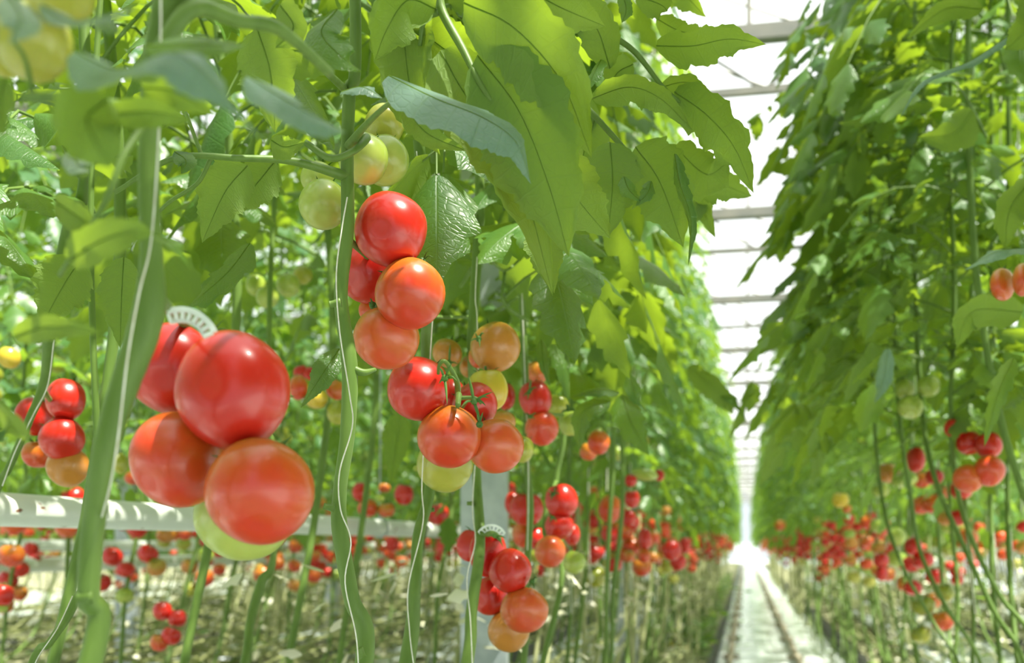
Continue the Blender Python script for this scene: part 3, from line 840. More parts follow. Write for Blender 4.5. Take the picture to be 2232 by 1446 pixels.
hero(2185, 620, 22, 36, 1.75, 'orange', 'orange tomato half hidden by leaves at the right edge', None, 2)
hero(2228, 610, 20, 34, 1.7, 'orange', 'orange tomato cut by the right edge, beside its hidden twin', None, 1)
hero(20, 780, 22, 24, 2.4, 'yellow', 'small yellow tomato among leaves near the left edge', None, 0)
hero(650, 845, 20, 26, 2.2, 'redorange', 'pale orange tomato right of the biggest red tomato', None, 1)
hero(690, 870, 24, 22, 2.2, 'yellow', 'yellow tomato behind the hanging leaf near the middle stem', None, 2)
hero(733, 850, 14, 22, 2.25, 'orange', 'orange tomato just left of the middle stem', None, 0)
hero(736, 900, 20, 24, 2.2, 'olive', 'olive tomato low left of the middle stem', None, 3)
hero(656, 812, 12, 16, 2.5, 'red', 'tiny red tomato above the pale orange one', None, 0)
hero(676, 815, 10, 14, 2.5, 'red', 'tiny red tomato next to the other tiny red one', None, 1)
# pixel positions from the middle distance, above and below the white pipe
for (x, y, rx, ry, d, k, lab) in (
    (787, 1073, 18, 20, 3.0, 'red', 'round red tomato just above the white pipe, right of the middle stem'),
    (801, 1108, 22, 19, 3.0, 'redorange', 'red tomato touching the white pipe right of the middle stem'),
    (842, 1112, 19, 17, 3.0, 'orange', 'orange tomato touching the white pipe beside the hanger'),
    (880, 1078, 17, 24, 3.0, 'red', 'tall red tomato just behind the pipe hanger'),
    (838, 1064, 13, 10, 3.3, 'orange', 'small orange tomato above the pipe between the red ones'),
    (828, 1086, 9, 10, 3.3, 'green', 'small green tomato above the pipe between the red ones'),
    (955, 1122, 24, 22, 3.4, 'red', 'red tomato above the pipe next to the wide post'),
    (855, 1186, 13, 16, 4.6, 'red', 'red tomato just under the pipe hanger'),
    (962, 1195, 9, 20, 4.6, 'red', 'narrow red tomato under the pipe left of the wide post'),
    (68, 1198, 14, 16, 4.3, 'red', 'red tomato above the lower pipe near the left edge'),
    (76, 1216, 13, 10, 4.3, 'red', 'shiny red tomato resting above the lower pipe near the left edge'),
    (105, 1216, 6, 7, 4.5, 'red', 'tiny red tomato next to the pair above the lower pipe'),
    (153, 1252, 10, 9, 4.3, 'red', 'small red tomato below the lower pipe beside the thick stem'),
    (362, 1167, 21, 17, 3.6, 'tan', 'dull orange tomato under the white pipe left of the front cluster'),
    (403, 1165, 16, 12, 3.6, 'redorange', 'red-orange tomato under the white pipe touching the front cluster'),
    (262, 1010, 14, 24, 2.2, 'olive', 'olive tomato right of the thick stem, above the pipe'),
    (290, 1042, 18, 15, 2.8, 'redorange', 'salmon tomato between thick stem and front cluster'),
    (1488, 1411, 11, 11, 9.2, 'red', 'fallen red tomato lying among the weeds at the left edge of the aisle'),
    (1463, 1408, 11, 10, 9.2, 'yellow', 'fallen yellow tomato lying left of the fallen red one'),
    (1478, 1386, 11, 9, 9.6, 'yellow', 'fallen yellow tomato lying behind the fallen red one'),
    (1984, 888, 28, 24, 2.7, 'green', 'pale green tomato with sun on it, above and left of the right cluster'),
    (1972, 848, 20, 22, 2.75, 'green', 'smaller green tomato just above the pale sunlit one'),
    (2024, 842, 19, 24, 2.7, 'green', 'green tomato right of the smaller green one in the right row'),
    (1700, 1145, 11, 12, 8.0, 'orange', 'pale orange sunlit tomato near the far right-hand row'),
    (1832, 1090, 15, 18, 4.6, 'yellow', 'glowing yellow sunlit tomato in the right row'),
    (1846, 1110, 10, 9, 4.6, 'orange', 'sunlit orange tomato below the glowing yellow one')):
    hero(x, y, rx, ry, d, k, lab, None, int(x) % 4)

# ------------------------------------------------------------------ the near plants of the left row
def near_plant(label, path, widths, name='tomato_plant', mat='stem', nodes=()):
    """path = [(px, py, d)], widths in pixels; returns the plant's Empty"""
    pts = [W(*p) for p in path]
    base = Vector((pts[-1].x, pts[-1].y, 0.14))
    if path[0][1] > 0:      # the stem goes on up behind the leaves
        pts = [pts[0] + Vector((.01, .02, .9)), pts[0] + Vector((-.01, 0, .4))] + pts; path = [path[0]] * 2 + list(path); widths = [widths[0] * .8] * 2 + list(widths)
    e = empty(name, base, label, 'tomato plant')
    low = pts[-1]
    tail = [Vector((low.x - 0.03, low.y - 0.10, low.z - 0.25)), Vector((low.x - .02, low.y - .25, 0.45)), Vector((low.x, low.y - .35, 0.2))]
    e.location = tail[-1]
    rad = [w_ / 2 / F * p[2] for w_, p in zip(widths, path)]
    allp = pts + tail; rads = rad + [rad[-1]] * 3
    b = MB(); r_ = np.random.default_rng(int(path[0][0]))
    tube(b, allp, rads, n=len(allp) * 7, seg=14, wob=0.05, rng=r_)
    # knobs where leaves were cut off
    b.build('stem', M[mat], e)
    for (px, py, d, ax, ay, s) in nodes:
        c = W(px, py, d); dr = (RIGHT * ax - UP * ay).normalized()
        kb = MB(); tube(kb, [tuple(c - dr * s * 1.6), tuple(c), tuple(c + dr * s * 0.9), tuple(c + dr * s * 1.3)], [s * 1.3, s * 0.95, s * 0.9, s * 1.0], n=9, seg=12)
        k = kb.build('leaf_scar', M['stem'], e)
        kc = MB(); tube(kc, [tuple(c + dr * s * 1.28), tuple(c + dr * s * 1.42)], [s * 0.8, s * 0.7], n=1, seg=12); kc.build('cut_face', M['scar'], k)
    return e

def twine(label, path, rpx=2.6, group='white support strings on the near stems'):
    b = MB(); pts = [W(*p) for p in path]
    tube(b, pts, [rpx / F * p[2] * 0.68 for p in path], n=len(pts) * 6, seg=6)
    o = b.build('support_string', M['string']); tag(o, label, 'string', group); return o

def stalk(parent, path, wpx, name='fruit_stalk', mat='stem', seg=8):
    b = MB(); ws = wpx if isinstance(wpx, (list, tuple)) else [wpx] * len(path)
    tube(b, [W(*p) for p in path], [q / 2 / F * p[2] for q, p in zip(ws, path)], n=len(path) * 5, seg=seg)
    return b.build(name, M[mat], parent)

P1 = near_plant('nearest tomato plant with the thick stem left of the big red tomatoes',
    [(392, -90, .60), (372, 0, .61), (345, 110, .62), (326, 290, .63), (325, 430, .635), (330, 560, .64), (322, 690, .645), (268, 850, .65), (225, 1000, .65), (203, 1150, .66), (192, 1300, .66), (196, 1450, .66)],
    [72, 72, 58, 46, 46, 50, 70, 62, 52, 50, 50, 52], nodes=[(184, 1303, .655, -1, .0, .0030)])
stalk(P1, [(345, 650, .66), (385, 690, .76), (440, 745, .84), (470, 800, .86), (480, 930, .82), (500, 1040, .80)], [30, 22, 16, 14, 14, 12])
P2 = near_plant('middle tomato plant whose stem runs down left of the topmost red tomato',
    [(775, 60, 1.0), (762, 200, 1.02), (757, 330, 1.03), (757, 500, 1.03), (743, 650, 1.03), (762, 800, 1.03), (757, 950, 1.03), (742, 1060, 1.03), (740, 1150, 1.03), (765, 1300, 1.03), (792, 1460, 1.03)],
    [26, 28, 28, 30, 30, 35, 33, 30, 36, 36, 42], nodes=[(730, 662, 1.015, -1, .2, .0036), (716, 1106, 1.015, -1, -.2, .0032), (787, 1425, 1.012, .1, .2, .0035)])
stalk(P2, [(758, 800, 1.03), (790, 812, 1.03), (818, 806, 1.04)], [24, 16, 9])
stalk(P2, [(757, 520, 1.05), (800, 560, 1.10), (835, 600, 1.14), (850, 680, 1.15)], [16, 12, 10, 9])
stalk(P2, [(757, 320, 1.03), (800, 300, 1.02), (770, 330, 1.0), (720, 345, 1.0), (665, 310, 1.0)], [20, 18, 16, 16, 14], 'leaf_stalk')
P3 = near_plant('tomato plant with the stem right of the topmost red tomato',
    [(885, 120, 1.2), (905, 240, 1.22), (925, 420, 1.24), (945, 560, 1.25), (932, 700, 1.26), (930, 800, 1.30), (940, 980, 1.45), (935, 1080, 1.4), (912, 1170, 1.36), (905, 1280, 1.34), (884, 1460, 1.33)],
    [22, 24, 26, 26, 26, 24, 22, 24, 26, 26, 36], nodes=[(951, 545, 1.235, 1, .1, .003), (940, 1112, 1.39, 1, -.1, .003)])
P4 = near_plant('tomato plant with the stem in front of the wide grey post',
    [(1045, 380, 1.5), (1042, 520, 1.52), (1034, 660, 1.52), (1028, 750, 1.52), (1034, 900, 1.55), (1040, 1060, 1.56), (1046, 1190, 1.50), (1028, 1330, 1.48), (1016, 1460, 1.46)],
    [20, 22, 22, 20, 20, 20, 24, 26, 28], nodes=[(1024, 1098, 1.54, -1, .0, .003)])
stalk(P4, [(1034, 820, 1.5), (1003, 870, 1.3), (995, 830, 1.22), (972, 790, 1.2), (958, 795, 1.2), (955, 815, 1.21)], [14, 14, 13, 10, 8, 7])
stalk(P4, [(1003, 868, 1.22), (1035, 868, 1.22), (1050, 880, 1.22)], [10, 8, 7])
stalk(P4, [(1000, 860, 1.22), (998, 885, 1.2)], [14, 12])
stalk(P4, [(1046, 1165, 1.5), (1080, 1165, 1.52), (1092, 1200, 1.58), (1090, 1300, 1.6), (1110, 1350, 1.6)], [14, 12, 12, 10, 9])
P5 = near_plant('tomato plant with the stem just right of the wide post',
    [(1128, 480, 1.9), (1140, 700, 1.92), (1147, 860, 1.92), (1148, 1000, 1.93), (1156, 1110, 1.93), (1148, 1250, 1.9), (1140, 1460, 1.9)], [13, 14, 14, 14, 16, 14, 14])
stalk(P5, [(1150, 870, 1.9), (1180, 870, 1.86), (1190, 900, 1.86), (1235, 905, 1.95)], [10, 9, 8, 6])
P6 = near_plant('tomato plant beside the cluster right of the post',
    [(1225, 620, 2.2), (1235, 820, 2.2), (1228, 960, 2.2), (1212, 1060, 2.2), (1225, 1240, 2.15), (1210, 1340, 2.12), (1180, 1460, 2.1)], [10, 12, 12, 11, 12, 13, 13])
stalk(P6, [(1212, 1050, 2.2), (1195, 1100, 2.12), (1185, 1160, 2.1), (1200, 1180, 2.05)], [9, 10, 9, 8])
P7 = near_plant('slanting tomato plant stem by the small left cluster',
    [(190, 330, 1.35), (150, 500, 1.4), (112, 700, 1.42), (97, 830, 1.45), (62, 920, 1.45), (20, 1020, 1.45), (-15, 1090, 1.45)], [26, 30, 28, 20, 18, 16, 16])
stalk(P7, [(95, 850, 1.47), (120, 900, 1.6), (110, 980, 1.66)], [12, 9, 8])
P8 = near_plant('thin slanting tomato stem low in the left corner', [(215, 1150, 1.3), (165, 1310, 1.28), (110, 1400, 1.25), (60, 1470, 1.25)], [16, 18, 17, 17])
P9 = near_plant('thin tomato plant stem right of the third post group, left of two thin stems',
    [(1300, 600, 2.7), (1330, 850, 2.7), (1337, 1000, 2.7), (1328, 1150, 2.7), (1322, 1300, 2.7), (1318, 1460, 2.7)], [9, 10, 10, 10, 10, 10])
P10 = near_plant('thin tomato plant stem, right one of the two before the second post',
    [(1345, 650, 2.9), (1352, 900, 2.9), (1358, 1060, 2.9), (1350, 1180, 2.9), (1336, 1300, 2.9), (1330, 1460, 2.9)], [9, 9, 10, 10, 10, 10])
P11 = near_plant('pale sunlit tomato stem standing below the biggest fruit cluster',
    [(598, 1180, 2.0), (570, 1270, 2.0), (545, 1360, 1.98), (530, 1460, 1.95)], [14, 22, 20, 20])

twine('white string in front of the thick nearest stem', [(350, -40, .585), (350, 80, .59), (346, 290, .606), (330, 520, .612), (303, 640, .605), (278, 780, .603), (258, 950, .61), (240, 1060, .62), (215, 1150, .67)], 3.0)
twine('white string winding around the middle stem', [(757, 430, 1.005), (745, 500, 1.0), (733, 600, 1.0), (740, 720, 1.0), (762, 860, 1.0), (768, 930, 1.0), (740, 1030, 1.0), (742, 1110, 1.0), (765, 1180, 1.0), (752, 1270, 1.0), (775, 1380, 1.0), (782, 1460, 1.0)], 2.3)
twine('white string along the stem right of the topmost red tomato', [(908, 330, 1.2), (916, 400, 1.2), (932, 470, 1.21), (945, 540, 1.22), (948, 600, 1.23), (940, 740, 1.24), (920, 1040, 1.32), (922, 1140, 1.32), (890, 1280, 1.32), (893, 1380, 1.31), (903, 1460, 1.31)], 2.0)
twine('white string along the stem before the wide post', [(1040, 560, 1.49), (1036, 650, 1.49), (1040, 700, 1.49), (1042, 900, 1.5), (1030, 1100, 1.51), (1036, 1180, 1.46), (1018, 1260, 1.46), (1025, 1350, 1.45), (1030, 1460, 1.45)], 1.9)
twine('white string beside the stem right of the wide post', [(1138, 640, 1.88), (1142, 760, 1.88), (1150, 960, 1.88), (1152, 1080, 1.88), (1150, 1200, 1.88)], 1.6)
twine('white string on the slanting stem at the left', [(118, 740, 1.4), (104, 840, 1.42), (75, 900, 1.42), (35, 980, 1.42), (5, 1060, 1.42)], 2.0)
twine('white string running by the low left corner stem', [(158, 1300, 1.25), (125, 1370, 1.22), (85, 1430, 1.22), (70, 1465, 1.22)], 1.8)

# white truss clips: a curved comb
def truss_clip(center, px_r, a0, a1, d, label, tilt=0.0):
    b = MB(); cx, cy_ = center
    n = 26; R0, R1 = px_r, px_r * 0.80
    th = 0.004
    fwd = VIEW * th
    def ring(ra, rb, dd, n_=26):
        q = []
        for i in range(n_ + 1):
            a = math.radians(a0 + (a1 - a0) * i / n_)
            for rr, off in ((ra, 0), (rb, 0), (rb, 1), (ra, 1)):
                p = W(cx + rr * math.cos(a), cy_ - rr * math.sin(a), dd)
                q.append(tuple(p + (fwd if off else Vector((0, 0, 0)))))
        fs = []
        for i in range(n_):
            for e in range(4): fs.append((i*4+e, i*4+(e+1) % 4, i*4+4+(e+1) % 4, i*4+4+e))
        fs += [(0, 3, 2, 1), (n_*4, n_*4+1, n_*4+2, n_*4+3)]
        b.add(q, fs)
    ring(px_r, px_r * 0.86, d)
    ring(px_r * 0.60, px_r * 0.66, d)
    k = 7
    for i in range(k + 1):
        a = math.radians(a0 + (a1 - a0) * i / k)
        a2 = math.radians(a0 + (a1 - a0) * (i + 0.5) / k)
        for aa, wd in ((a, 0.055),):
            q = []
            for rr, ww in ((px_r * 0.62, wd * 1.6), (px_r * 0.88, wd * 0.8)):
                for s, off in ((-1, 0), (1, 0), (1, 1), (-1, 1)):
                    p = W(cx + rr * math.cos(aa + s * ww), cy_ - rr * math.sin(aa + s * ww), d)
                    q.append(tuple(p + (fwd if off else Vector((0, 0, 0)))))
            b.add(q, [(0,1,5,4),(1,2,6,5),(2,3,7,6),(3,0,4,7),(0,3,2,1),(4,5,6,7)])
    o = b.build('truss_clip', M['clip'], smooth=False); tag(o, label, 'plant clip'); return o
truss_clip((393, 752), 84, 22, 112, 0.70, 'white comb-like truss clip arching over the red tomato by the thick stem')
truss_clip((1071, 1178), 35, 25, 150, 1.50, 'small white comb-like truss clip on top of the lowest front cluster')

# ------------------------------------------------------------------ near leaves shaped after the photograph
rngh = np.random.default_rng(77)
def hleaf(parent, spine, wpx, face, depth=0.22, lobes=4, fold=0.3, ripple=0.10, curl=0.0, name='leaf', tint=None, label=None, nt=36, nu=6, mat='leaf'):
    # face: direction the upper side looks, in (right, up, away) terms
    mat = mat if tint is None else 'waxy_lit_leaf'
    b = MB(); pts = [W(*p) for p in spine]
    dd = sum(p[2] for p in spine) / len(spine)
    nrm = RIGHT * face[0] + UP * face[1] + VIEW * face[2]
    leaflet(b, None, None, nrm, 0, wpx / F * dd, rngh, nt=nt, nu=nu, lobes=lobes, depth=depth, fold=fold, ripple=ripple, spine=[tuple(p) for p in pts], curl=curl, tint=tint)
    # midrib as a thin raised vein
    tube(b, [tuple(p) for p in pts], [0.0006 * (1 - 0.8 * i / (len(pts) - 1)) for i in range(len(pts))], n=16, seg=5, mi=1, cap=False)
    o = b.build(name, [M[mat], M['vein']], parent)
    if label: o['label'] = label
    return o
UND = (0.1, 0.55, 0.85)      # we look at the underside
TOPV = (0.0, 0.8, -0.75)     # we look at the upper side
# big leaves hanging over the middle
hleaf(P3, [(1040, 120, .93), (1130, 240, .92), (1195, 400, .92), (1240, 560, .93)], 250, UND, .16, 5, .25)
hleaf(P3, [(960, 110, .96), (1010, 200, .95), (1080, 290, .95), (1150, 440, .95), (1205, 645, .97)], 190, (-.1, .5, .9), .18, 5, .3)
hleaf(P3, [(1010, 5, .92), (1120, 60, .90), (1225, 180, .90), (1290, 345, .92)], 215, (.3, .6, .75), .16, 5, .25)
hleaf(P3, [(950, 20, .95), (890, 0, .93), (845, 60, .92), (816, 135, .93)], 150, (-.4, .4, .8), .15, 4, .3)
hleaf(P3, [(1150, -25, .93), (1220, 15, .93), (1320, 58, .95)], 120, UND, .1, 4)
hleaf(P3, [(900, 150, 1.0), (880, 60, .98), (900, 220, .98), (960, 340, 1.0)], 150, UND, .12, 4)
hleaf(P3, [(1185, 450, 1.1), (1190, 540, 1.1), (1208, 640, 1.1)], 100, UND, .15, 4)
hleaf(P3, [(870, 30, .99), (990, 120, .99), (1060, 130, .99)], 150, UND, .1, 4)
hleaf(P3, [(1330, 520, 1.15), (1250, 420, 1.1), (1190, 300, 1.1)][::-1], 150, UND, .15, 4)
stalk(P3, [(960, -40, .95), (962, 20, .95), (1010, 110, .94), (1045, 180, .93), (1080, 230, .93)], [22, 20, 17, 13, 9], 'leaf_stalk')
stalk(P3, [(958, 25, .95), (925, 45, .96), (915, 100, .97)], [16, 12, 9], 'leaf_stalk')
# silvery arching leaves, their sky sheen painted into the colour
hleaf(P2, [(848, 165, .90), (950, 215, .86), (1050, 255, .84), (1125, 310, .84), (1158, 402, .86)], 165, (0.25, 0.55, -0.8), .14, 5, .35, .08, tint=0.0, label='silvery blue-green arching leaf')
stalk(P2, [(757, 322, 1.03), (800, 270, .97), (850, 225, .93), (880, 215, .9)], [22, 14, 11, 8], 'leaf_stalk')
hleaf(P2, [(880, 225, .93), (930, 290, .93), (1020, 330, .95)], 60, UND, .15, 3)
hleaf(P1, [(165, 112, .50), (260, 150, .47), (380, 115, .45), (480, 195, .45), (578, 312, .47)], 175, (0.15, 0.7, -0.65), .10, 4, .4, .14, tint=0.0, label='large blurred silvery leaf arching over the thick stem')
hleaf(P1, [(320, 100, .54), (430, 95, .53), (540, 100, .54)], 95, (0, .5, -.8), .12, 3, .2, .1)
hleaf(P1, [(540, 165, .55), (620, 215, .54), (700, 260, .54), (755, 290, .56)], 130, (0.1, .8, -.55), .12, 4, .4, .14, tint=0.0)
hleaf(P1, [(235, 215, .50), (190, 260, .49), (215, 320, .49), (240, 365, .5)], 150, (-.2, .3, .9), .10, 3, .3)
hleaf(P1, [(230, 250, .52), (330, 245, .52), (420, 265, .53)], 70, UND, .1, 3)
hleaf(P1, [(310, 190, .56), (380, 200, .55), (470, 250, .56)], 90, (0, .6, .7), .1, 3)
stalk(P1, [(350, 110, .60), (420, 20, .6), (520, 45, .62), (610, 65, .64), (720, 160, .7)], [40, 38, 30, 28, 20], 'leaf_stalk')
stalk(P1, [(325, 240, .62), (250, 230, .55), (150, 215, .5), (50, 212, .5)], [26, 26, 26, 20], 'leaf_stalk')
stalk(P1, [(320, 265, .6), (270, 340, .58), (225, 450, .58), (130, 600, .62)], [16, 15, 14, 10], 'leaf_stalk')
stalk(P1, [(70, 200, .5), (55, 130, .5), (30, 90, .5)], [14, 11, 10], 'fruit_stalk')
hleaf(P1, [(90, 10, .45), (150, 45, .44), (230, 35, .43), (302, 8, .44)], 62, (0, .75, -.6), .1, 3, .3, .12, tint=1.0, label='leaf edge painted pale as if sunlit almost white')  # direct sun is put into this leaf's pale tint
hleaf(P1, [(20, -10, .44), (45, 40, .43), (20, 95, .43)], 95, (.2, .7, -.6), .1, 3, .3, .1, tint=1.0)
hleaf(P1, [(215, 45, .47), (245, 60, .46), (275, 75, .47)], 50, (0, .7, -.6), .12, 3, .3, .1)
hleaf(P1, [(10, 170, .5), (0, 230, .5), (10, 300, .5)], 90, UND, .1, 3)
hleaf(P1, [(150, 570, .58), (210, 530, .55), (280, 505, .54), (335, 510, .55)], 88, (0, .35, .9), .1, 3, .25)
hleaf(P1, [(340, 510, .58), (385, 535, .57), (418, 590, .58)], 38, (.2, .6, -.6), .1, 3, .3)
hleaf(P1, [(30, 735, .58), (90, 715, .56), (150, 715, .55), (225, 725, .56)], 62, (0, .3, .9), .08, 3, .25)
hleaf(P1, [(120, 440, .62), (180, 480, .6), (240, 520, .6)], 75, (0, .4, .9), .1, 3)
hleaf(P1, [(-10, 880, .6), (20, 920, .58), (50, 960, .6)], 110, UND, .1, 3)
hleaf(P1, [(150, 330, .6), (170, 360, .58), (180, 390, .6)], 60, (0, .7, -.7), .1, 3, tint=1.0)
hleaf(P2, [(735, 20, .85), (700, 70, .84), (740, 120, .83), (790, 158, .84)], 110, (-.3, .5, -.7), .15, 4, .3, label='dark green leaf curling down at the top')
hleaf(P2, [(745, 200, .9), (790, 190, .88), (835, 215, .88)], 62, (0, .7, -.6), .1, 3, tint=0.0)
hleaf(P2, [(560, 60, .9), (590, 160, .9), (600, 290, .92)], 150, UND, .15, 4)
hleaf(P2, [(610, 10, .88), (640, 60, .87), (600, 105, .88)], 80, UND, .1, 3)
hleaf(P2, [(590, 100, .96), (680, 110, .95), (730, 60, .95)], 120, UND, .1, 3)
stalk(P2, [(560, 40, .92), (640, 90, .94), (720, 165, .98), (757, 200, 1.02)], [12, 14, 16, 18], 'leaf_stalk')
stalk(P2, [(757, 385, 1.03), (640, 352, 1.0), (520, 345, .98), (380, 345, .97), (250, 420, .97)], [26, 18, 15, 13, 10], 'leaf_stalk')
stalk(P2, [(460, 345, .98), (430, 400, .99), (370, 440, 1.0), (330, 480, 1.0)], [10, 9, 8, 6], 'leaf_stalk')
stalk(P2, [(440, 340, .98), (425, 300, .98), (405, 245, .98)], [10, 9, 8], 'leaf_stalk')
hleaf(P2, [(540, 360, 1.05), (490, 420, 1.05), (440, 530, 1.06)], 130, UND, .18, 5)
hleaf(P2, [(600, 350, 1.1), (560, 400, 1.1), (500, 470, 1.1)], 110, UND, .18, 5)
hleaf(P2, [(380, 330, .97), (405, 350, .96), (395, 380, .96)], 50, (0, .5, -.8), .1, 3)
hleaf(P2, [(590, 305, .97), (620, 320, .97), (665, 310, .97)], 60, (0, .5, .8), .1, 3)
hleaf(P2, [(545, 530, 1.3), (500, 590, 1.28), (445, 640, 1.28), (405, 672, 1.3)], 105, (-.2, .6, -.8), .30, 4, .15, label='dark lobed leaf above the white clip')
hleaf(P2, [(180, 560, 1.2), (140, 620, 1.2), (85, 720, 1.2)], 140, UND, .18, 5)
hleaf(P2, [(270, 560, 1.15), (265, 650, 1.15), (262, 760, 1.15)], 110, UND, .18, 5)
hleaf(P2, [(740, 760, 1.2), (700, 820, 1.18), (655, 890, 1.2)], 62, (.3, .6, -.7), .12, 5, .2)
# right-hand leaves hanging out over the aisle
stalk(P4, [(1240, 30, 1.22), (1300, 60, 1.22), (1380, 110, 1.22), (1450, 195, 1.22), (1520, 250, 1.22)], [16, 15, 13, 10, 7], 'leaf_stalk')
stalk(P4, [(1260, 215, 1.25), (1330, 290, 1.25), (1400, 370, 1.25), (1470, 450, 1.25)], [14, 13, 11, 8], 'leaf_stalk')
hleaf(P4, [(1470, 200, 1.22), (1540, 250, 1.20), (1600, 320, 1.20), (1643, 422, 1.22)], 128, (.35, .6, .7), .28, 4, .22, label='large pointed leaf hanging at the right over the aisle')
hleaf(P4, [(1430, 100, 1.22), (1510, 100, 1.20), (1590, 85, 1.19), (1670, 97, 1.20)], 105, (.1, .75, .55), .25, 4, .25, label='long leaf pointing right over the aisle, glowing in the sun')
hleaf(P4, [(1440, 190, 1.24), (1500, 180, 1.23), (1560, 215, 1.23)], 70, (.1, .8, .4), .2, 3)
hleaf(P4, [(1290, 215, 1.2), (1370, 190, 1.18), (1440, 215, 1.18), (1510, 285, 1.2)], 90, (.0, .8, .5), .2, 4)
hleaf(P4, [(1330, 310, 1.22), (1335, 400, 1.2), (1325, 520, 1.2)], 135, (0, .4, .9), .22, 4, .2)
hleaf(P4, [(1385, 320, 1.25), (1440, 400, 1.23), (1490, 540, 1.24)], 170, (.25, .45, .85), .22, 4, .25)
hleaf(P4, [(1470, 335, 1.18), (1482, 400, 1.17), (1506, 480, 1.17), (1500, 582, 1.18)], 38, (-.5, .3, -.8), .25, 6, .9, .25, label='narrow dark curled leaf hanging down')
hleaf(P4, [(1470, 320, 1.3), (1540, 380, 1.28), (1590, 350, 1.28)], 120, (.3, .6, .7), .22, 4)
hleaf(P4, [(1480, 400, 1.4), (1560, 400, 1.38), (1640, 428, 1.4)], 95, (.1, .6, .7), .25, 4, .3)
hleaf(P4, [(1360, 385, 1.18), (1372, 415, 1.17), (1400, 440, 1.17)], 42, (0, .5, -.8), .2, 3, .3)
hleaf(P4, [(1420, 395, 1.18), (1412, 420, 1.17), (1385, 450, 1.17)], 36, (.4, .4, -.8), .2, 3, .3)
hleaf(P4, [(1310, 130, 1.2), (1295, 160, 1.18), (1275, 205, 1.18)], 48, (-.5, .4, -.7), .2, 3, .3)
hleaf(P4, [(1330, 150, 1.22), (1300, 60, 1.2), (1260, 40, 1.2), (1230, 100, 1.21)], 100, UND, .15, 4)
hleaf(P4, [(1380, 140, 1.24), (1345, 160, 1.23), (1320, 210, 1.24)], 70, UND, .15, 3)
hleaf(P4, [(1355, -20, 1.2), (1365, 20, 1.2), (1355, 50, 1.2)], 36, (0, .5, -.8), .15, 3)
hleaf(P4, [(1385, -10, 1.25), (1440, 10, 1.25), (1455, 25, 1.25)], 70, UND, .15, 3)
hleaf(P4, [(1430, 40, 1.3), (1490, 70, 1.3), (1560, 70, 1.3)], 75, (.1, .8, .5), .22, 4)
hleaf(P4, [(1400, -60, 1.4), (1480, -20, 1.4), (1540, 38, 1.4)], 80, (.1, .8, .5), .22, 4)
hleaf(P4, [(1300, 250, 1.3), (1270, 340, 1.3), (1250, 430, 1.3)], 110, UND, .15, 4)
hleaf(P4, [(1290, 215, 1.3), (1260, 260, 1.3), (1210, 300, 1.3)], 90, UND, .15, 4)
hleaf(P4, [(1500, 490, 1.5), (1520, 440, 1.5), (1560, 520, 1.5)], 70, UND, .2, 4)
# dark leaves around the middle right
hleaf(P6, [(1355, 860, 1.75), (1375, 920, 1.72), (1415, 995, 1.72)], 85, (0, .5, -.85), .25, 4, .25)
hleaf(P6, [(1330, 875, 1.75), (1270, 900, 1.74), (1262, 985, 1.75)], 62, (-.2, .5, -.8), .2, 4, .3)
hleaf(P6, [(1350, 855, 1.76), (1300, 850, 1.75), (1245, 865, 1.75)], 45, (0, .8, -.6), .2, 4, .3)
hleaf(P6, [(1372, 815, 1.75), (1385, 860, 1.74), (1410, 900, 1.75)], 40, (0, .8, -.5), .1, 3)
hleaf(P6, [(1205, 750, 1.72), (1225, 800, 1.7), (1240, 880, 1.71)], 42, (.2, .5, -.8), .25, 4, .3)
hleaf(P6, [(1180, 740, 1.74), (1185, 790, 1.72), (1200, 845, 1.73)], 30, (.2, .5, -.8), .2, 4, .3)
hleaf(P5, [(870, 950, 1.9), (875, 870, 1.9), (850, 820, 1.9)][::-1], 60, UND, .12, 4)
hleaf(P5, [(850, 1060, 2.0), (865, 960, 2.0), (870, 900, 2.0)][::-1], 70, UND, .12, 4)
hleaf(P3, [(960, 500, 1.35), (985, 520, 1.33), (1020, 540, 1.34)], 60, (0, .4, -.9), .1, 3)
hleaf(P3, [(1010, 430, 1.35), (980, 450, 1.34), (945, 480, 1.34)], 34, (0, .6, -.8), .1, 3)
hleaf(P3, [(1045, 330, 1.3), (1040, 350, 1.29), (1050, 375, 1.29)], 42, (0, .5, -.8), .1, 3)
hleaf(P3, [(1010, 300, 1.3), (1000, 340, 1.29), (1040, 370, 1.29)], 55, (0, .5, -.8), .1, 3)

def sepals(parent, c, d, tips, wpx=7, name='calyx'):
    b = MB(); cw = W(c[0], c[1], d)
    for i, tp in enumerate(tips):
        tw = W(tp[0], tp[1], d - .012 + .006 * (i % 3))
        midp = cw.lerp(tw, .5) + Vector((0, 0, .002 + .002 * (i % 2)))
        leaflet(b, None, None, -VIEW * .8 + UP * .6, 0, wpx / F * d, rngh, nt=10, nu=2, lobes=1, depth=0, fold=.7, ripple=0, spine=[tuple(cw), tuple(midp), tuple(tw)])
    tube(b, [tuple(cw + VIEW * .004), tuple(cw - VIEW * .004)], [.004, .003], n=2, seg=8)
    return b.build(name, M['calyx'], parent)
sepals(P4, (1033, 875), 1.20, [(1076, 854), (1060, 886), (1021, 819), (1004, 888), (1049, 929), (1068, 868)], 8)
sepals(P4, (969, 824), 1.17, [(985, 790), (998, 832), (956, 838), (975, 884), (958, 800)], 7)
sepals(P4, (1043, 738), 1.38, [(1032, 722), (1056, 728), (1024, 745), (1046, 758)], 6)
sepals(P4, (979, 790), 1.46, [(981, 750), (955, 795), (1000, 795)], 6)
sepals(P4, (1045, 925), 1.19, [(1038, 898), (1050, 935), (1053, 898)], 5)
sepals(P4, (1078, 1168), 1.48, [(1104, 1174), (1098, 1195), (1060, 1172)], 6)
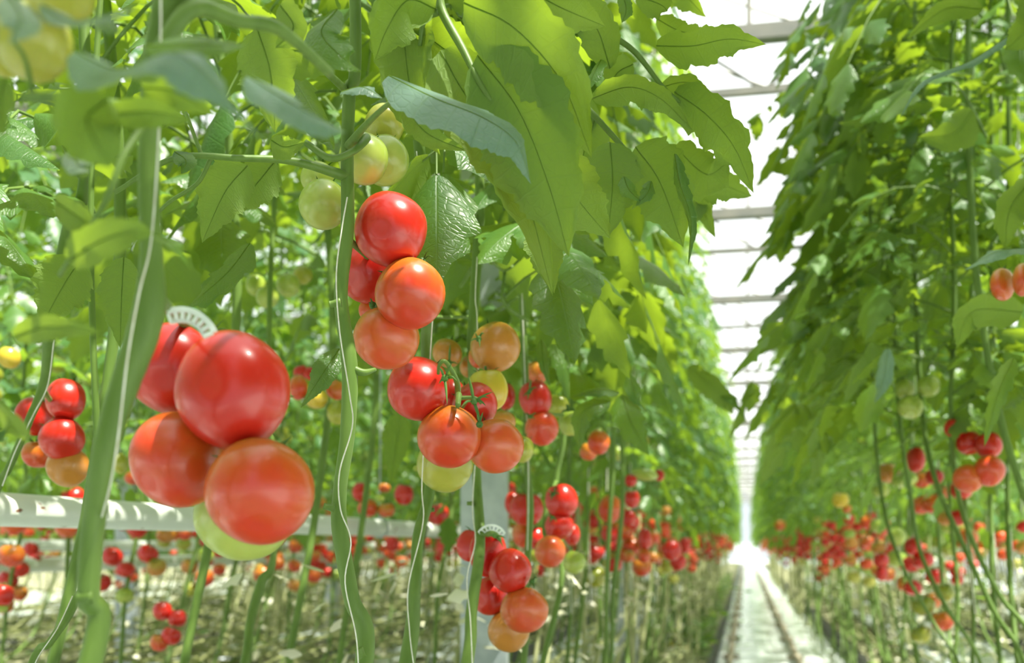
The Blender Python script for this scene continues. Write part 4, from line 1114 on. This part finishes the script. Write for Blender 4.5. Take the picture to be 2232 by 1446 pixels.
sepals(P4, (1160, 1268), 1.5, [(1165, 1286), (1172, 1262), (1150, 1285)], 5)
sepals(P1, (455, 735), .78, [(492, 695), (503, 722), (440, 742)], 6)
sepals(P3, (920, 570), 1.07, [(935, 545), (946, 562), (905, 566)], 5)
sepals(P3, (812, 665), 1.1, [(800, 662), (822, 672), (806, 650)], 4)
sepals(P5, (1154, 853), 1.8, [(1157, 828), (1172, 846), (1140, 866), (1150, 874)], 6)
sepals(P5, (1156, 908), 1.8, [(1166, 915), (1142, 905), (1170, 900)], 5)
sepals(P5, (1238, 893), 1.9, [(1222, 902), (1256, 900), (1236, 880)], 7)
sepals(P6, (1207, 1077), 1.98, [(1190, 1070), (1222, 1080), (1200, 1092), (1214, 1062), (1196, 1084)], 5)
sepals(P6, (1204, 1128), 1.99, [(1190, 1124), (1214, 1140), (1198, 1140)], 5)
# slanting stems of the right row
RP = []
for i, (path, wd, lab) in enumerate((
    ([(2120, 500, 2.35), (2150, 760, 2.35), (2185, 930, 2.3), (2225, 1060, 2.25), (2262, 1180, 2.2)], 15, 'tomato plant with a thick stem slanting out at the right edge'),
    ([(1995, 620, 2.75), (2010, 900, 2.75), (2040, 1050, 2.7), (2100, 1190, 2.65), (2165, 1330, 2.6), (2235, 1460, 2.55)], 11, 'tomato plant whose long stem slants from the right cluster to the lower right corner'),
    ([(2080, 640, 2.6), (2072, 900, 2.6), (2085, 1060, 2.6), (2120, 1180, 2.55), (2180, 1300, 2.5), (2260, 1420, 2.45)], 11, 'tomato plant right behind the right cluster, stem slanting to the corner'),
    ([(1900, 560, 3.2), (1905, 900, 3.2), (1925, 1100, 3.2), (1965, 1230, 3.1), (2030, 1350, 3.1), (2095, 1470, 3.0)], 8, 'tomato plant with thin slanting stem left of the right cluster'),
    ([(1945, 560, 3.0), (1960, 900, 3.0), (1985, 1080, 3.0), (2005, 1200, 3.0), (2060, 1320, 2.9), (2140, 1460, 2.9)], 9, 'tomato plant with slanting stem behind the low dark red tomato'))):
    p_ = near_plant(lab, path, [wd] * len(path)); RP.append((p_, W(*path[1])))
hleaf(RP[0][0], [(2225, 60, 1.6), (2120, 130, 1.6), (2010, 180, 1.58), (1958, 262, 1.6)], 30, (-.4, .7, -.6), .2, 5, .6, tint=0.0)
hleaf(RP[0][0], [(2140, 20, 1.7), (2060, 20, 1.68), (1975, 85, 1.7)], 55, UND, .15, 4)
hleaf(RP[0][0], [(2260, -10, 1.6), (2240, 60, 1.58), (2190, 110, 1.6)], 100, UND, .12, 4)
hleaf(RP[0][0], [(2240, 400, 1.6), (2200, 460, 1.58), (2190, 545, 1.6)], 90, UND, .18, 4)
hleaf(RP[0][0], [(2240, 540, 1.6), (2170, 550, 1.58), (2100, 590, 1.6)], 60, (-.2, .8, -.5), .15, 4, tint=0.0)
hleaf(RP[0][0], [(2210, 780, 1.8), (2175, 860, 1.78), (2145, 975, 1.8)], 52, (-.3, .5, -.8), .3, 5, .3, label='dark lobed leaf hanging in front of the right cluster')
hleaf(RP[0][0], [(2230, 680, 1.8), (2120, 680, 1.78), (2085, 760, 1.8)], 90, UND, .15, 4)
hleaf(RP[2][0], [(1935, 760, 2.3), (1925, 830, 2.28), (1905, 880, 2.3)], 40, (-.3, .6, -.7), .15, 4, tint=0.0)
hleaf(RP[2][0], [(2120, 240, 2.0), (2080, 290, 2.0), (2000, 300, 2.0)], 90, UND, .15, 4)
hleaf(P10, [(1560, 840, 2.9), (1600, 870, 2.85), (1627, 918, 2.9)], 42, (.3, .6, -.7), .2, 4)
hleaf(P10, [(1500, 800, 2.9), (1560, 850, 2.85), (1600, 905, 2.9)], 60, UND, .2, 4)

# a branching net of thin truss stalks between the third and fifth stems
stalk(P5, [(1140, 560, 1.8), (1100, 590, 1.75), (1060, 560, 1.6), (1005, 540, 1.5)], [6, 6, 6, 4])
stalk(P5, [(1100, 592, 1.75), (1098, 660, 1.75), (1150, 700, 1.8)], [8, 8, 8])
stalk(P5, [(1098, 650, 1.75), (1140, 610, 1.75), (1170, 590, 1.75)], [5, 5, 4])
stalk(P5, [(1030, 690, 1.6), (980, 692, 1.55), (945, 690, 1.4)], [6, 8, 8])
stalk(P5, [(1040, 470, 1.5), (1010, 520, 1.5), (970, 490, 1.5)], [6, 6, 4])

# ------------------------------------------------------------------ filler leaves of the near plants
def clash(mb):
    v = mb.verts()[::2]
    x, y, d = proj(v)
    for (px, py, rx, ry, dd) in PROT:
        h = (((x - px) / (rx * 1.04)) ** 2 + ((y - py) / (ry * 1.04)) ** 2 < 1) & (d < dd + 0.02)
        if h.any(): return True
    return False
def in_front_of_gap(mb):
    """leaf hangs over the open aisle beyond where the photograph shows leaves"""
    x, y, d = proj(mb.verts()[::3])
    lim = 1490 - 0.0 * y + np.where(y > 450, (y - 450) * 0.05, 0)
    return (x > lim).any()
def near_fill(parent, X, Y, z0, z1, step, rng_, res=(14, 3, 4), ymax=None, size=0.34, side=None, lim=True, L0=0.12):
    z = z0; az = rng_.random() * 6.28; k = 0
    while z < z1:
        for tries in range(3):
            a = az + (rng_.random() - .5) * 0.6 + tries * 1.1
            if side is not None and math.cos(a) * side < -0.5 and rng_.random() < .5: a = PI - a
            b = MB()
            rand_leaf(b, np.array([X, Y, EYE + z]), a, rng_, size * (0.8 + .4 * rng_.random()), res, L0=L0 * (0.85 + .35 * rng_.random()), el=0.3)
            x, y, d = proj(b.verts()[::3])
            if clash(b) or (lim and in_front_of_gap(b)): continue
            if d.min() < 1.0 or (d.min() < 1.3 and x.max() > 1180 and x.min() < 1700): continue
            if ymax is not None and (y > ymax(x)).any(): continue
            if (x.max() < -150) or x.min() > 2380 or y.max() < -150: break
            o = b.build('leaf', [M['leaf'], M['stem']], parent); k += 1
            break
        z += step * (0.8 + .4 * rng_.random()); az += 2.399
    return k

rq = np.random.default_rng(8)
for p_, c_ in RP:
    near_fill(p_, c_.x, c_.y, .16, min(1.5, c_.y * .55), .048, rq, res=(12, 3, 4), side=-1, lim=False, ymax=lambda x: np.full_like(x, 1090), L0=.105)
rf = np.random.default_rng(21)
ym_mid = lambda x: np.where(x < 950, 760, np.where(x < 1150, 1030, 960))
ym_left = lambda x: np.where(x < 700, 800, np.where(x < 1150, 720, 960))
for Pp, X, Y, z1, lo in ((P2, -.42, 1.28, .85, .22), (P3, -.40, 1.40, .9, .30), (P4, -.42, 1.62, 1.0, .28), (P5, -.44, 1.95, 1.15, .18), (P6, -.44, 2.25, 1.3, .12), (P9, -.44, 2.62, 1.5, .12), (P10, -.46, 2.95, 1.7, .12)):
    near_fill(Pp, X, Y, lo, z1, 0.065, rf, ymax=ym_left if Y < 1.8 else ym_mid, side=1)
near_fill(P7, -.98, 1.15, .18, .80, 0.055, rf, ymax=lambda x: np.full_like(x, 830))
# plants of the second line, behind the front stems
L2 = [(-.86, 1.35), (-.88, 1.75), (-.86, 2.15), (-.9, 2.55), (-.86, 2.95)]
L2lab = ['tomato plant behind the thick stem, filling the upper left with leaves', 'leafy tomato plant seen between the thick stem and the middle stem',
         'leafy tomato plant behind the middle stem', 'leafy tomato plant behind the upper green bunch', 'leafy tomato plant behind the third and fourth stems']
for (X, Y), lab in zip(L2, L2lab):
    e = empty('tomato_plant', (X, Y - .3, .14), lab, 'tomato plant')
    b = MB(); r_ = rf
    tube(b, [(X + .03, Y + .05, EYE + 2.0), (X - .02, Y, EYE + 1.2), (X + .02, Y + .03, EYE + .5), (X, Y, EYE + .1), (X - .03, Y - .1, EYE - .3), (X, Y - .3, .14)], [.006, .007, .008, .008, .008, .008], n=30, seg=8)
    b.build('stem', M['stem'], e)
    near_fill(e, X, Y, .16, min(1.6, .62 * Y + .35), 0.06, rf, ymax=lambda x: np.full_like(x, 900), res=(12, 3, 4))

# ------------------------------------------------------------------ plants in the rows
def row_foliage(seed, z0=0.27, z1=2.62, step=0.088, res=(8, 1, 4), L0=0.088, pairs=4, size=0.31, sidebias=0.5):
    r = np.random.default_rng(seed); b = MB(); z = z0; az = r.random() * 6.28
    while z < z1:
        a = az + (r.random() - .5) * .8
        top = max(0, (z - z1 + .5) / .5)
        sz = size * (0.75 + .5 * r.random()) * (1 - .35 * top)
        rand_leaf(b, np.array([.02 * math.sin(z * 5), .02 * math.cos(z * 4), EYE + z]), a, r, sz, res, L0=L0 * (.8 + .5 * r.random()), pairs=pairs, el=.2 + .3 * r.random(), seg=4)
        z += step * (.75 + .5 * r.random()); az += 2.399
    return b
def row_stem(seed, lean, z1=2.6):
    r = np.random.default_rng(seed + 900); b = MB()
    j = lambda s: (r.random() - .5) * s
    tube(b, [(j(.04), j(.04), EYE + z1), (j(.05), j(.05), EYE + 1.2), (j(.04), j(.04), EYE + .5), (0, 0, EYE + .15), (j(.05), -lean * .12 + j(.05), EYE - .15),
             (j(.06), -lean * .35 + j(.08), EYE - .45), (j(.06), -lean * .75, .4), (j(.04), -lean, .17)], .0068, n=22, seg=6)
    return b
NPROTO = 8
FOL = [row_foliage(100 + i) for i in range(NPROTO)]
FOLM = [f.mesh('foliage', [M['leaf_far'], M['stem']]) for f in FOL]
STE = [row_stem(i, 0.25 + 0.12 * i) for i in range(NPROTO)]
STEM = [s.mesh('stem', M['stem']) for s in STE]
strm = MB(); tube(strm, [(.01, .01, EYE + 2.7), (.012, .0, EYE + 1.0), (-.01, .01, EYE + .2), (.008, -.05, EYE - .2)], .0016, n=12, seg=4)
STRM = strm.mesh('support_string', M['string'])
protos = []
FAR = [row_foliage(300 + i, step=0.125, res=(4, 1, 2), L0=0.118, pairs=3, size=.33) for i in range(5)]
FARB = [row_foliage(400 + i, step=0.11, res=(4, 1, 2), L0=0.14, pairs=2, size=.36, z1=1.9, z0=.10) for i in range(3)]

def row_plant(X, Y, i, label, group, rot, sc=1.0, hs=1.0):
    e = empty('tomato_plant', (X, Y, 0), label, 'tomato plant', group)
    f = bpy.data.objects.new('foliage', FOLM[i % NPROTO]); C.objects.link(f); f.parent = e
    f.rotation_euler = (0, 0, rot); f.scale = (sc, sc, 1)
    f.scale.z = hs; f.location.z = EYE * (1 - hs)
    s = bpy.data.objects.new('stem', STEM[(i * 3) % NPROTO]); C.objects.link(s); s.parent = e
    return e
rr = random.Random(9)
far = MB(); farstems = MB()
nindiv = 0
def far_plant(X, Y, outer=False, sc=1.0):
    src = rr.choice(FARB if outer else FAR)
    A = Matrix.Translation((X, Y, 0)) @ Matrix.Rotation(rr.uniform(0, 6.28), 4, 'Z') @ Matrix.Diagonal((sc, sc, 1, 1))
    far.addmb(src, A)
    lean = rr.uniform(.2, 1.1)
    if Y < 32:
        tube(farstems, [(X, Y, EYE + .4), (X, Y, EYE + .1), (X + rr.uniform(-.05, .05), Y - lean * .35, EYE - .45), (X, Y - lean, .15)], .008, n=5, seg=4, cap=False)
lines = [  # X, first y, last individual y, last y, spacing, label, group
    (-.51, 3.3, 12.5, 57, .30, 'leafy tomato plant in the front line of the left row, past the near stems', 'left row plants, aisle side'),
    (-.88, 3.35, 9.0, 40, .38, 'leafy tomato plant in the back line of the left row', 'left row plants, back line'),
    (.64, 2.95, 12.5, 57, .30, 'leafy tomato plant in the front line of the right row', 'right row plants, aisle side'),
    (1.24, 2.2, 9.0, 40, .56, 'leafy tomato plant in the back line of the right row', 'right row plants, back line'),
    (-1.95, 1.9, 8.0, 30, .36, 'leafy tomato plant across the next path to the left, front line', 'first left-hand neighbour row, front line'),
    (-2.45, 2.6, 8.5, 26, .42, 'leafy tomato plant across the next path to the left, back line', 'first left-hand neighbour row, back line'),
    (-3.55, 4.0, 9.5, 24, .42, 'leafy tomato plant in the second neighbour row to the left, front line', 'second left-hand neighbour row, front line'),
]
allplants = []
for (X, ya, yi, yb, spc, lab, grp) in lines:
    y = ya
    while y < yb:
        yy = y + rr.uniform(-.05, .05); xx = X + rr.uniform(-.04, .04)
        hs = rr.uniform(.93, 1.02)
        if X == -.51: sc = .80
        elif X == .64: sc = 1.0
        else: sc = 1.0
        if yy < yi:
            pass
            row_plant(xx, yy, rr.randrange(64), lab, grp, rr.uniform(0, 6.28), sc, hs); nindiv += 1
            allplants.append((xx, yy))
        else:
            far_plant(xx, yy, sc=sc * 1.0)
            if yy < 40: allplants.append((xx, yy))
        y += spc * (1.0 if yy < 20 else 1.25)
for X in (-4.05, -5.15, -5.65, -6.75, -7.25, -8.4, -10.0, -11.6, -13.2, 2.45, 2.95, 4.2):
    y = max(2.5, 1.20 * abs(X) if X < 0 else 3.6 * X * .8)
    ye = y + (14 if X < 0 else 16)
    while y < ye:
        far_plant(X + rr.uniform(-.1, .1), y, outer=True, sc=1.15); allplants.append((X, y)); y += .5
for X, ya, yb in ((.78, -1.8, 1.9), (1.05, -1.6, 2.0), (.9, -1.2, 1.6)):  # unseen plants beside the camera, added to block sun from the near fruit
    y = ya
    while y < yb:
        far.addmb(rr.choice(FAR), Matrix.Translation((X, y, 0)) @ Matrix.Rotation(rr.uniform(0, 6.28), 4, 'Z')); y += .27
for X, ya, yb in ((1.24, -1.8, 2.0), (-.62, -1.8, -.5), (-.95, -1.8, .5), (-1.95, -1.8, 1.7), (-2.45, -1.8, 2.4)):  # unseen rows carried on behind the camera, added to cut the front light
    y = ya
    while y < yb:
        far.addmb(rr.choice(FARB), Matrix.Translation((X, y, 0)) @ Matrix.Rotation(rr.uniform(0, 6.28), 4, 'Z')); y += .36
print('individual row plants', nindiv)
o = far.build('distant_tomato_foliage', [M['leaf_far'], M['stem']]); tag(o, 'mass of tomato foliage in the far rows, plus unseen plants added near the camera for shade', 'foliage', kind='stuff')
o = farstems.build('distant_tomato_stems', M['old_stem']); tag(o, 'thin bare tomato stems under the far rows', 'stems', kind='stuff')

# trailing stems laid along the beds
rs = np.random.default_rng(3)
b = MB()
for rc in (-5.4, -3.8, -2.2, -0.62, 1.2, 2.8):
    y0 = 1.2 * abs(rc) if rc < 0 else (6 if rc > 1 else 4)
    for k in range(190):
        ya = y0 + rs.random() * 14; ln = 1.5 + rs.random() * 2.0
        x = rc + (rs.random() - .5) * .6; z = .16 + rs.random() * .5
        pts = [(x + (rs.random() - .5) * .12, ya + ln * q, max(.14, z + (rs.random() - .5) * .16)) for q in (0, .33, .66, 1)]
        if rs.random() < .35: pts.append((x, ya + ln * 1.12, z + .6))
        tube(b, pts, .008, n=8, seg=5, cap=False)
o = b.build('trailing_stems', M['old_stem']); tag(o, 'tangle of bare stems laid along the beds', 'stems', kind='stuff')

# weeds and fallen leaves on the beds
b = MB()
for k in range(3200):
    which = rs.random()
    if which < .30: x = -.30 - abs(rs.normal()) * .12; y = 8.5 + rs.random() ** 1.5 * 18; s = .05 + rs.random() * .06; z = .12 + rs.random() * .28
    elif which < .52: x = 1.02 + rs.random() * .5; y = 8.5 + rs.random() ** 1.5 * 16; s = .03 + rs.random() * .05; z = .13 + rs.random() * .12
    else:
        rc = ROWC[rs.integers(0, 8)]; x = rc + (rs.random() - .5) * 1.3; y = 1.2 * abs(rc) + 1.0 + rs.random() * 15; s = .04 + rs.random() * .05; z = .05 + rs.random() * .8
    a = rs.random() * 6.28
    leaflet(b, (x, y, z), (math.cos(a), math.sin(a), .3), (rs.normal() * .3, rs.normal() * .3, 1), s, s * .55, rs, nt=4, nu=1, lobes=2, droop=.4)
o = b.build('weeds', [M['leaf_far'], M['stem']]); tag(o, 'low green weeds and leaf litter along the growing beds', 'weeds', kind='stuff')

b = MB()  # pale flakes added to imitate sun sparkle under the canopy
for k in range(10000):
    rc = [-8.6, -7.0, -5.4, -3.8, -2.2, -0.6, 1.2, 2.8][rs.integers(0, 8)]
    y = (1.2 * abs(rc) if rc < 0 else 2.6 * rc) + 1.0 + rs.random() ** 1.3 * 15
    x = rc + (rs.random() - .5) * (1.2 if rc not in (-.6, 1.2) else .5)
    a = rs.random() * 6.28; s = .02 + rs.random() * .035
    leaflet(b, (x, y, .12 + rs.random() ** 1.5 * .85), (math.cos(a), math.sin(a), rs.normal() * .6), (rs.normal() * .6, rs.normal() * .6, 1), s, s * .6, rs, nt=4, nu=1, lobes=1, droop=.4)
o = b.build('under_canopy_filler', M['sunfleck']); tag(o, 'pale dry flakes imitating sun sparkle on the bare stems and beds', 'painted sun flecks', kind='stuff')

# ------------------------------------------------------------------ fruit trusses in the rows
rt_ = random.Random(31)
fruits = []     # (dist, pos, r, kind, shape, axis, rowname)
def rowname(x):
    if -1.2 < x < 0: return 'left'
    if 0 < x < 1.6: return 'right'
    if x < 0: return 'beyond' if x > -2.8 else 'far left'
    return 'far right'
for (x, y) in allplants:
    nt_ = 1 if rt_.random() < .72 else 2
    if rt_.random() < .12: nt_ = 0
    for q in range(nt_):
        zc = EYE + rt_.uniform(-.05, .22) + q * rt_.uniform(-.12, .08)
        sx = rt_.choice((-1, 1)) if x < -1 or x > 1 else (rt_.choice((1, 1, -1)) if x < 0 else rt_.choice((-1, -1, 1)))
        bx, by = x + sx * rt_.uniform(.04, .10), y + rt_.uniform(-.08, .08)
        n = rt_.choice((3, 4, 4, 5, 5)); ripe = rt_.random()
        for k in range(n):
            r = rt_.uniform(.027, .036)
            kk = 'red' if ripe < .48 else ('redorange' if ripe < .76 else rt_.choice(('tan', 'olive', 'green')))
            if k == n - 1 and rt_.random() < .6: kk = rt_.choice(('orange', 'olive', 'tan', 'green'))
            elif k == n - 2 and rt_.random() < .4: kk = 'redorange'
            pos = (bx + (.034 if k % 2 else -.030) + rt_.uniform(-.01, .01), by + rt_.uniform(-.03, .03), zc - k * .042)
            fruits.append((depth_of(bx, by), pos, r, kk, (rt_.uniform(-.5, .5), rt_.uniform(-.5, .5), 1), rowname(x)))
    if rt_.random() < .35 and y < 12:      # green truss higher up
        zc = EYE + rt_.uniform(.35, .7)
        for k in range(3):
            fruits.append((depth_of(x, y), (x + (.03 if k % 2 else -.03), y + rt_.uniform(-.05, .05), zc - k * .04), rt_.uniform(.022, .03), rt_.choice(('green', 'green', 'olive')), (0, 0, 1), rowname(x)))
def visible(p, r):
    x, y, d = proj(np.array(p)); 
    return d > .5 and -30 < x < 2262 and -30 < y < 1480
def hides_hero(p, r):
    x, y, d = proj(np.array(p))
    for (px, py, rx, ry, dd) in PROT:
        if math.hypot(x - px, y - py) < max(rx, ry) * 0.9 + r * F / d and d < dd + .1: return True
        if math.hypot(x - px, y - py) < (max(rx, ry) + r * F / d) * .8 and abs(d - dd) < .12: return True
    return False
fruits = [f for f in fruits if not (f[1][0] > 0 and f[0] < 3.3)]
fruits = [f for f in fruits if visible(f[1], f[2]) and not hides_hero(f[1], f[2])]
fruits.sort(key=lambda f: f[0])
NI = 175
where = {'left': 'hanging in the left row past the second post', 'right': 'hanging in the fruit zone of the right row', 'beyond': 'hanging in the row beyond the white heating pipe',
         'far left': 'hanging in the rows far to the left', 'far right': 'hanging behind the right row'}
for (d, p, r, kk, ax, rn) in fruits[:NI]:
    tomato_obj(p, r, kk, ax, f'{COLWORD[kk]} tomato {where[rn]}', f'{COLWORD[kk]} tomatoes {where[rn]}', rt_.randrange(2), lo=True, calyx=d < 4.5)
fm = MB(); mats = list(TM); 
ball = tomato_mesh(50, .9, 8, 6)
BV = np.concatenate(ball.v)
for (d, p, r, kk, ax, rn) in fruits[NI:]:
    v = BV * r + np.array(p)
    base = fm.n
    fm.add(v, ball.f[0][0], mi=mats.index(kk)); 
    fm.f.append((ball.f[1][0] + base, mats.index(kk)))
# plain ripeness colours for the merged distant fruit (object coordinates are not per fruit there)
fmats = [simple('distant_' + k, c, .3) for k, c in (('red_fruit', RED), ('red_orange_fruit', (.70, .08, .02)), ('orange_fruit', (.70, .14, .03)), ('turning_fruit', (.60, .26, .05)), ('yellow_fruit', (.68, .46, .05)), ('yellow_green_fruit', (.48, .46, .09)), ('green_fruit', (.34, .45, .08)))]
o = fm.build('distant_tomatoes', fmats); tag(o, 'countless small red and orange tomatoes in the distant rows', 'tomatoes', kind='stuff')
print('fruits', len(fruits))

# short strings hanging with the row plants (nearest, seen)
k = 0
for (x, y) in allplants:
    if y < 7 and k < 60 and x > -1.2:
        s = bpy.data.objects.new('support_string', STRM); C.objects.link(s); s.location = (x + .01, y - .012, 0)
        tag(s, f'thin white support string on a plant in the {"left" if x < 0 else "right"} row behind the near stems', 'string', f'support strings in the {"left" if x < 0 else "right"} row'); k += 1
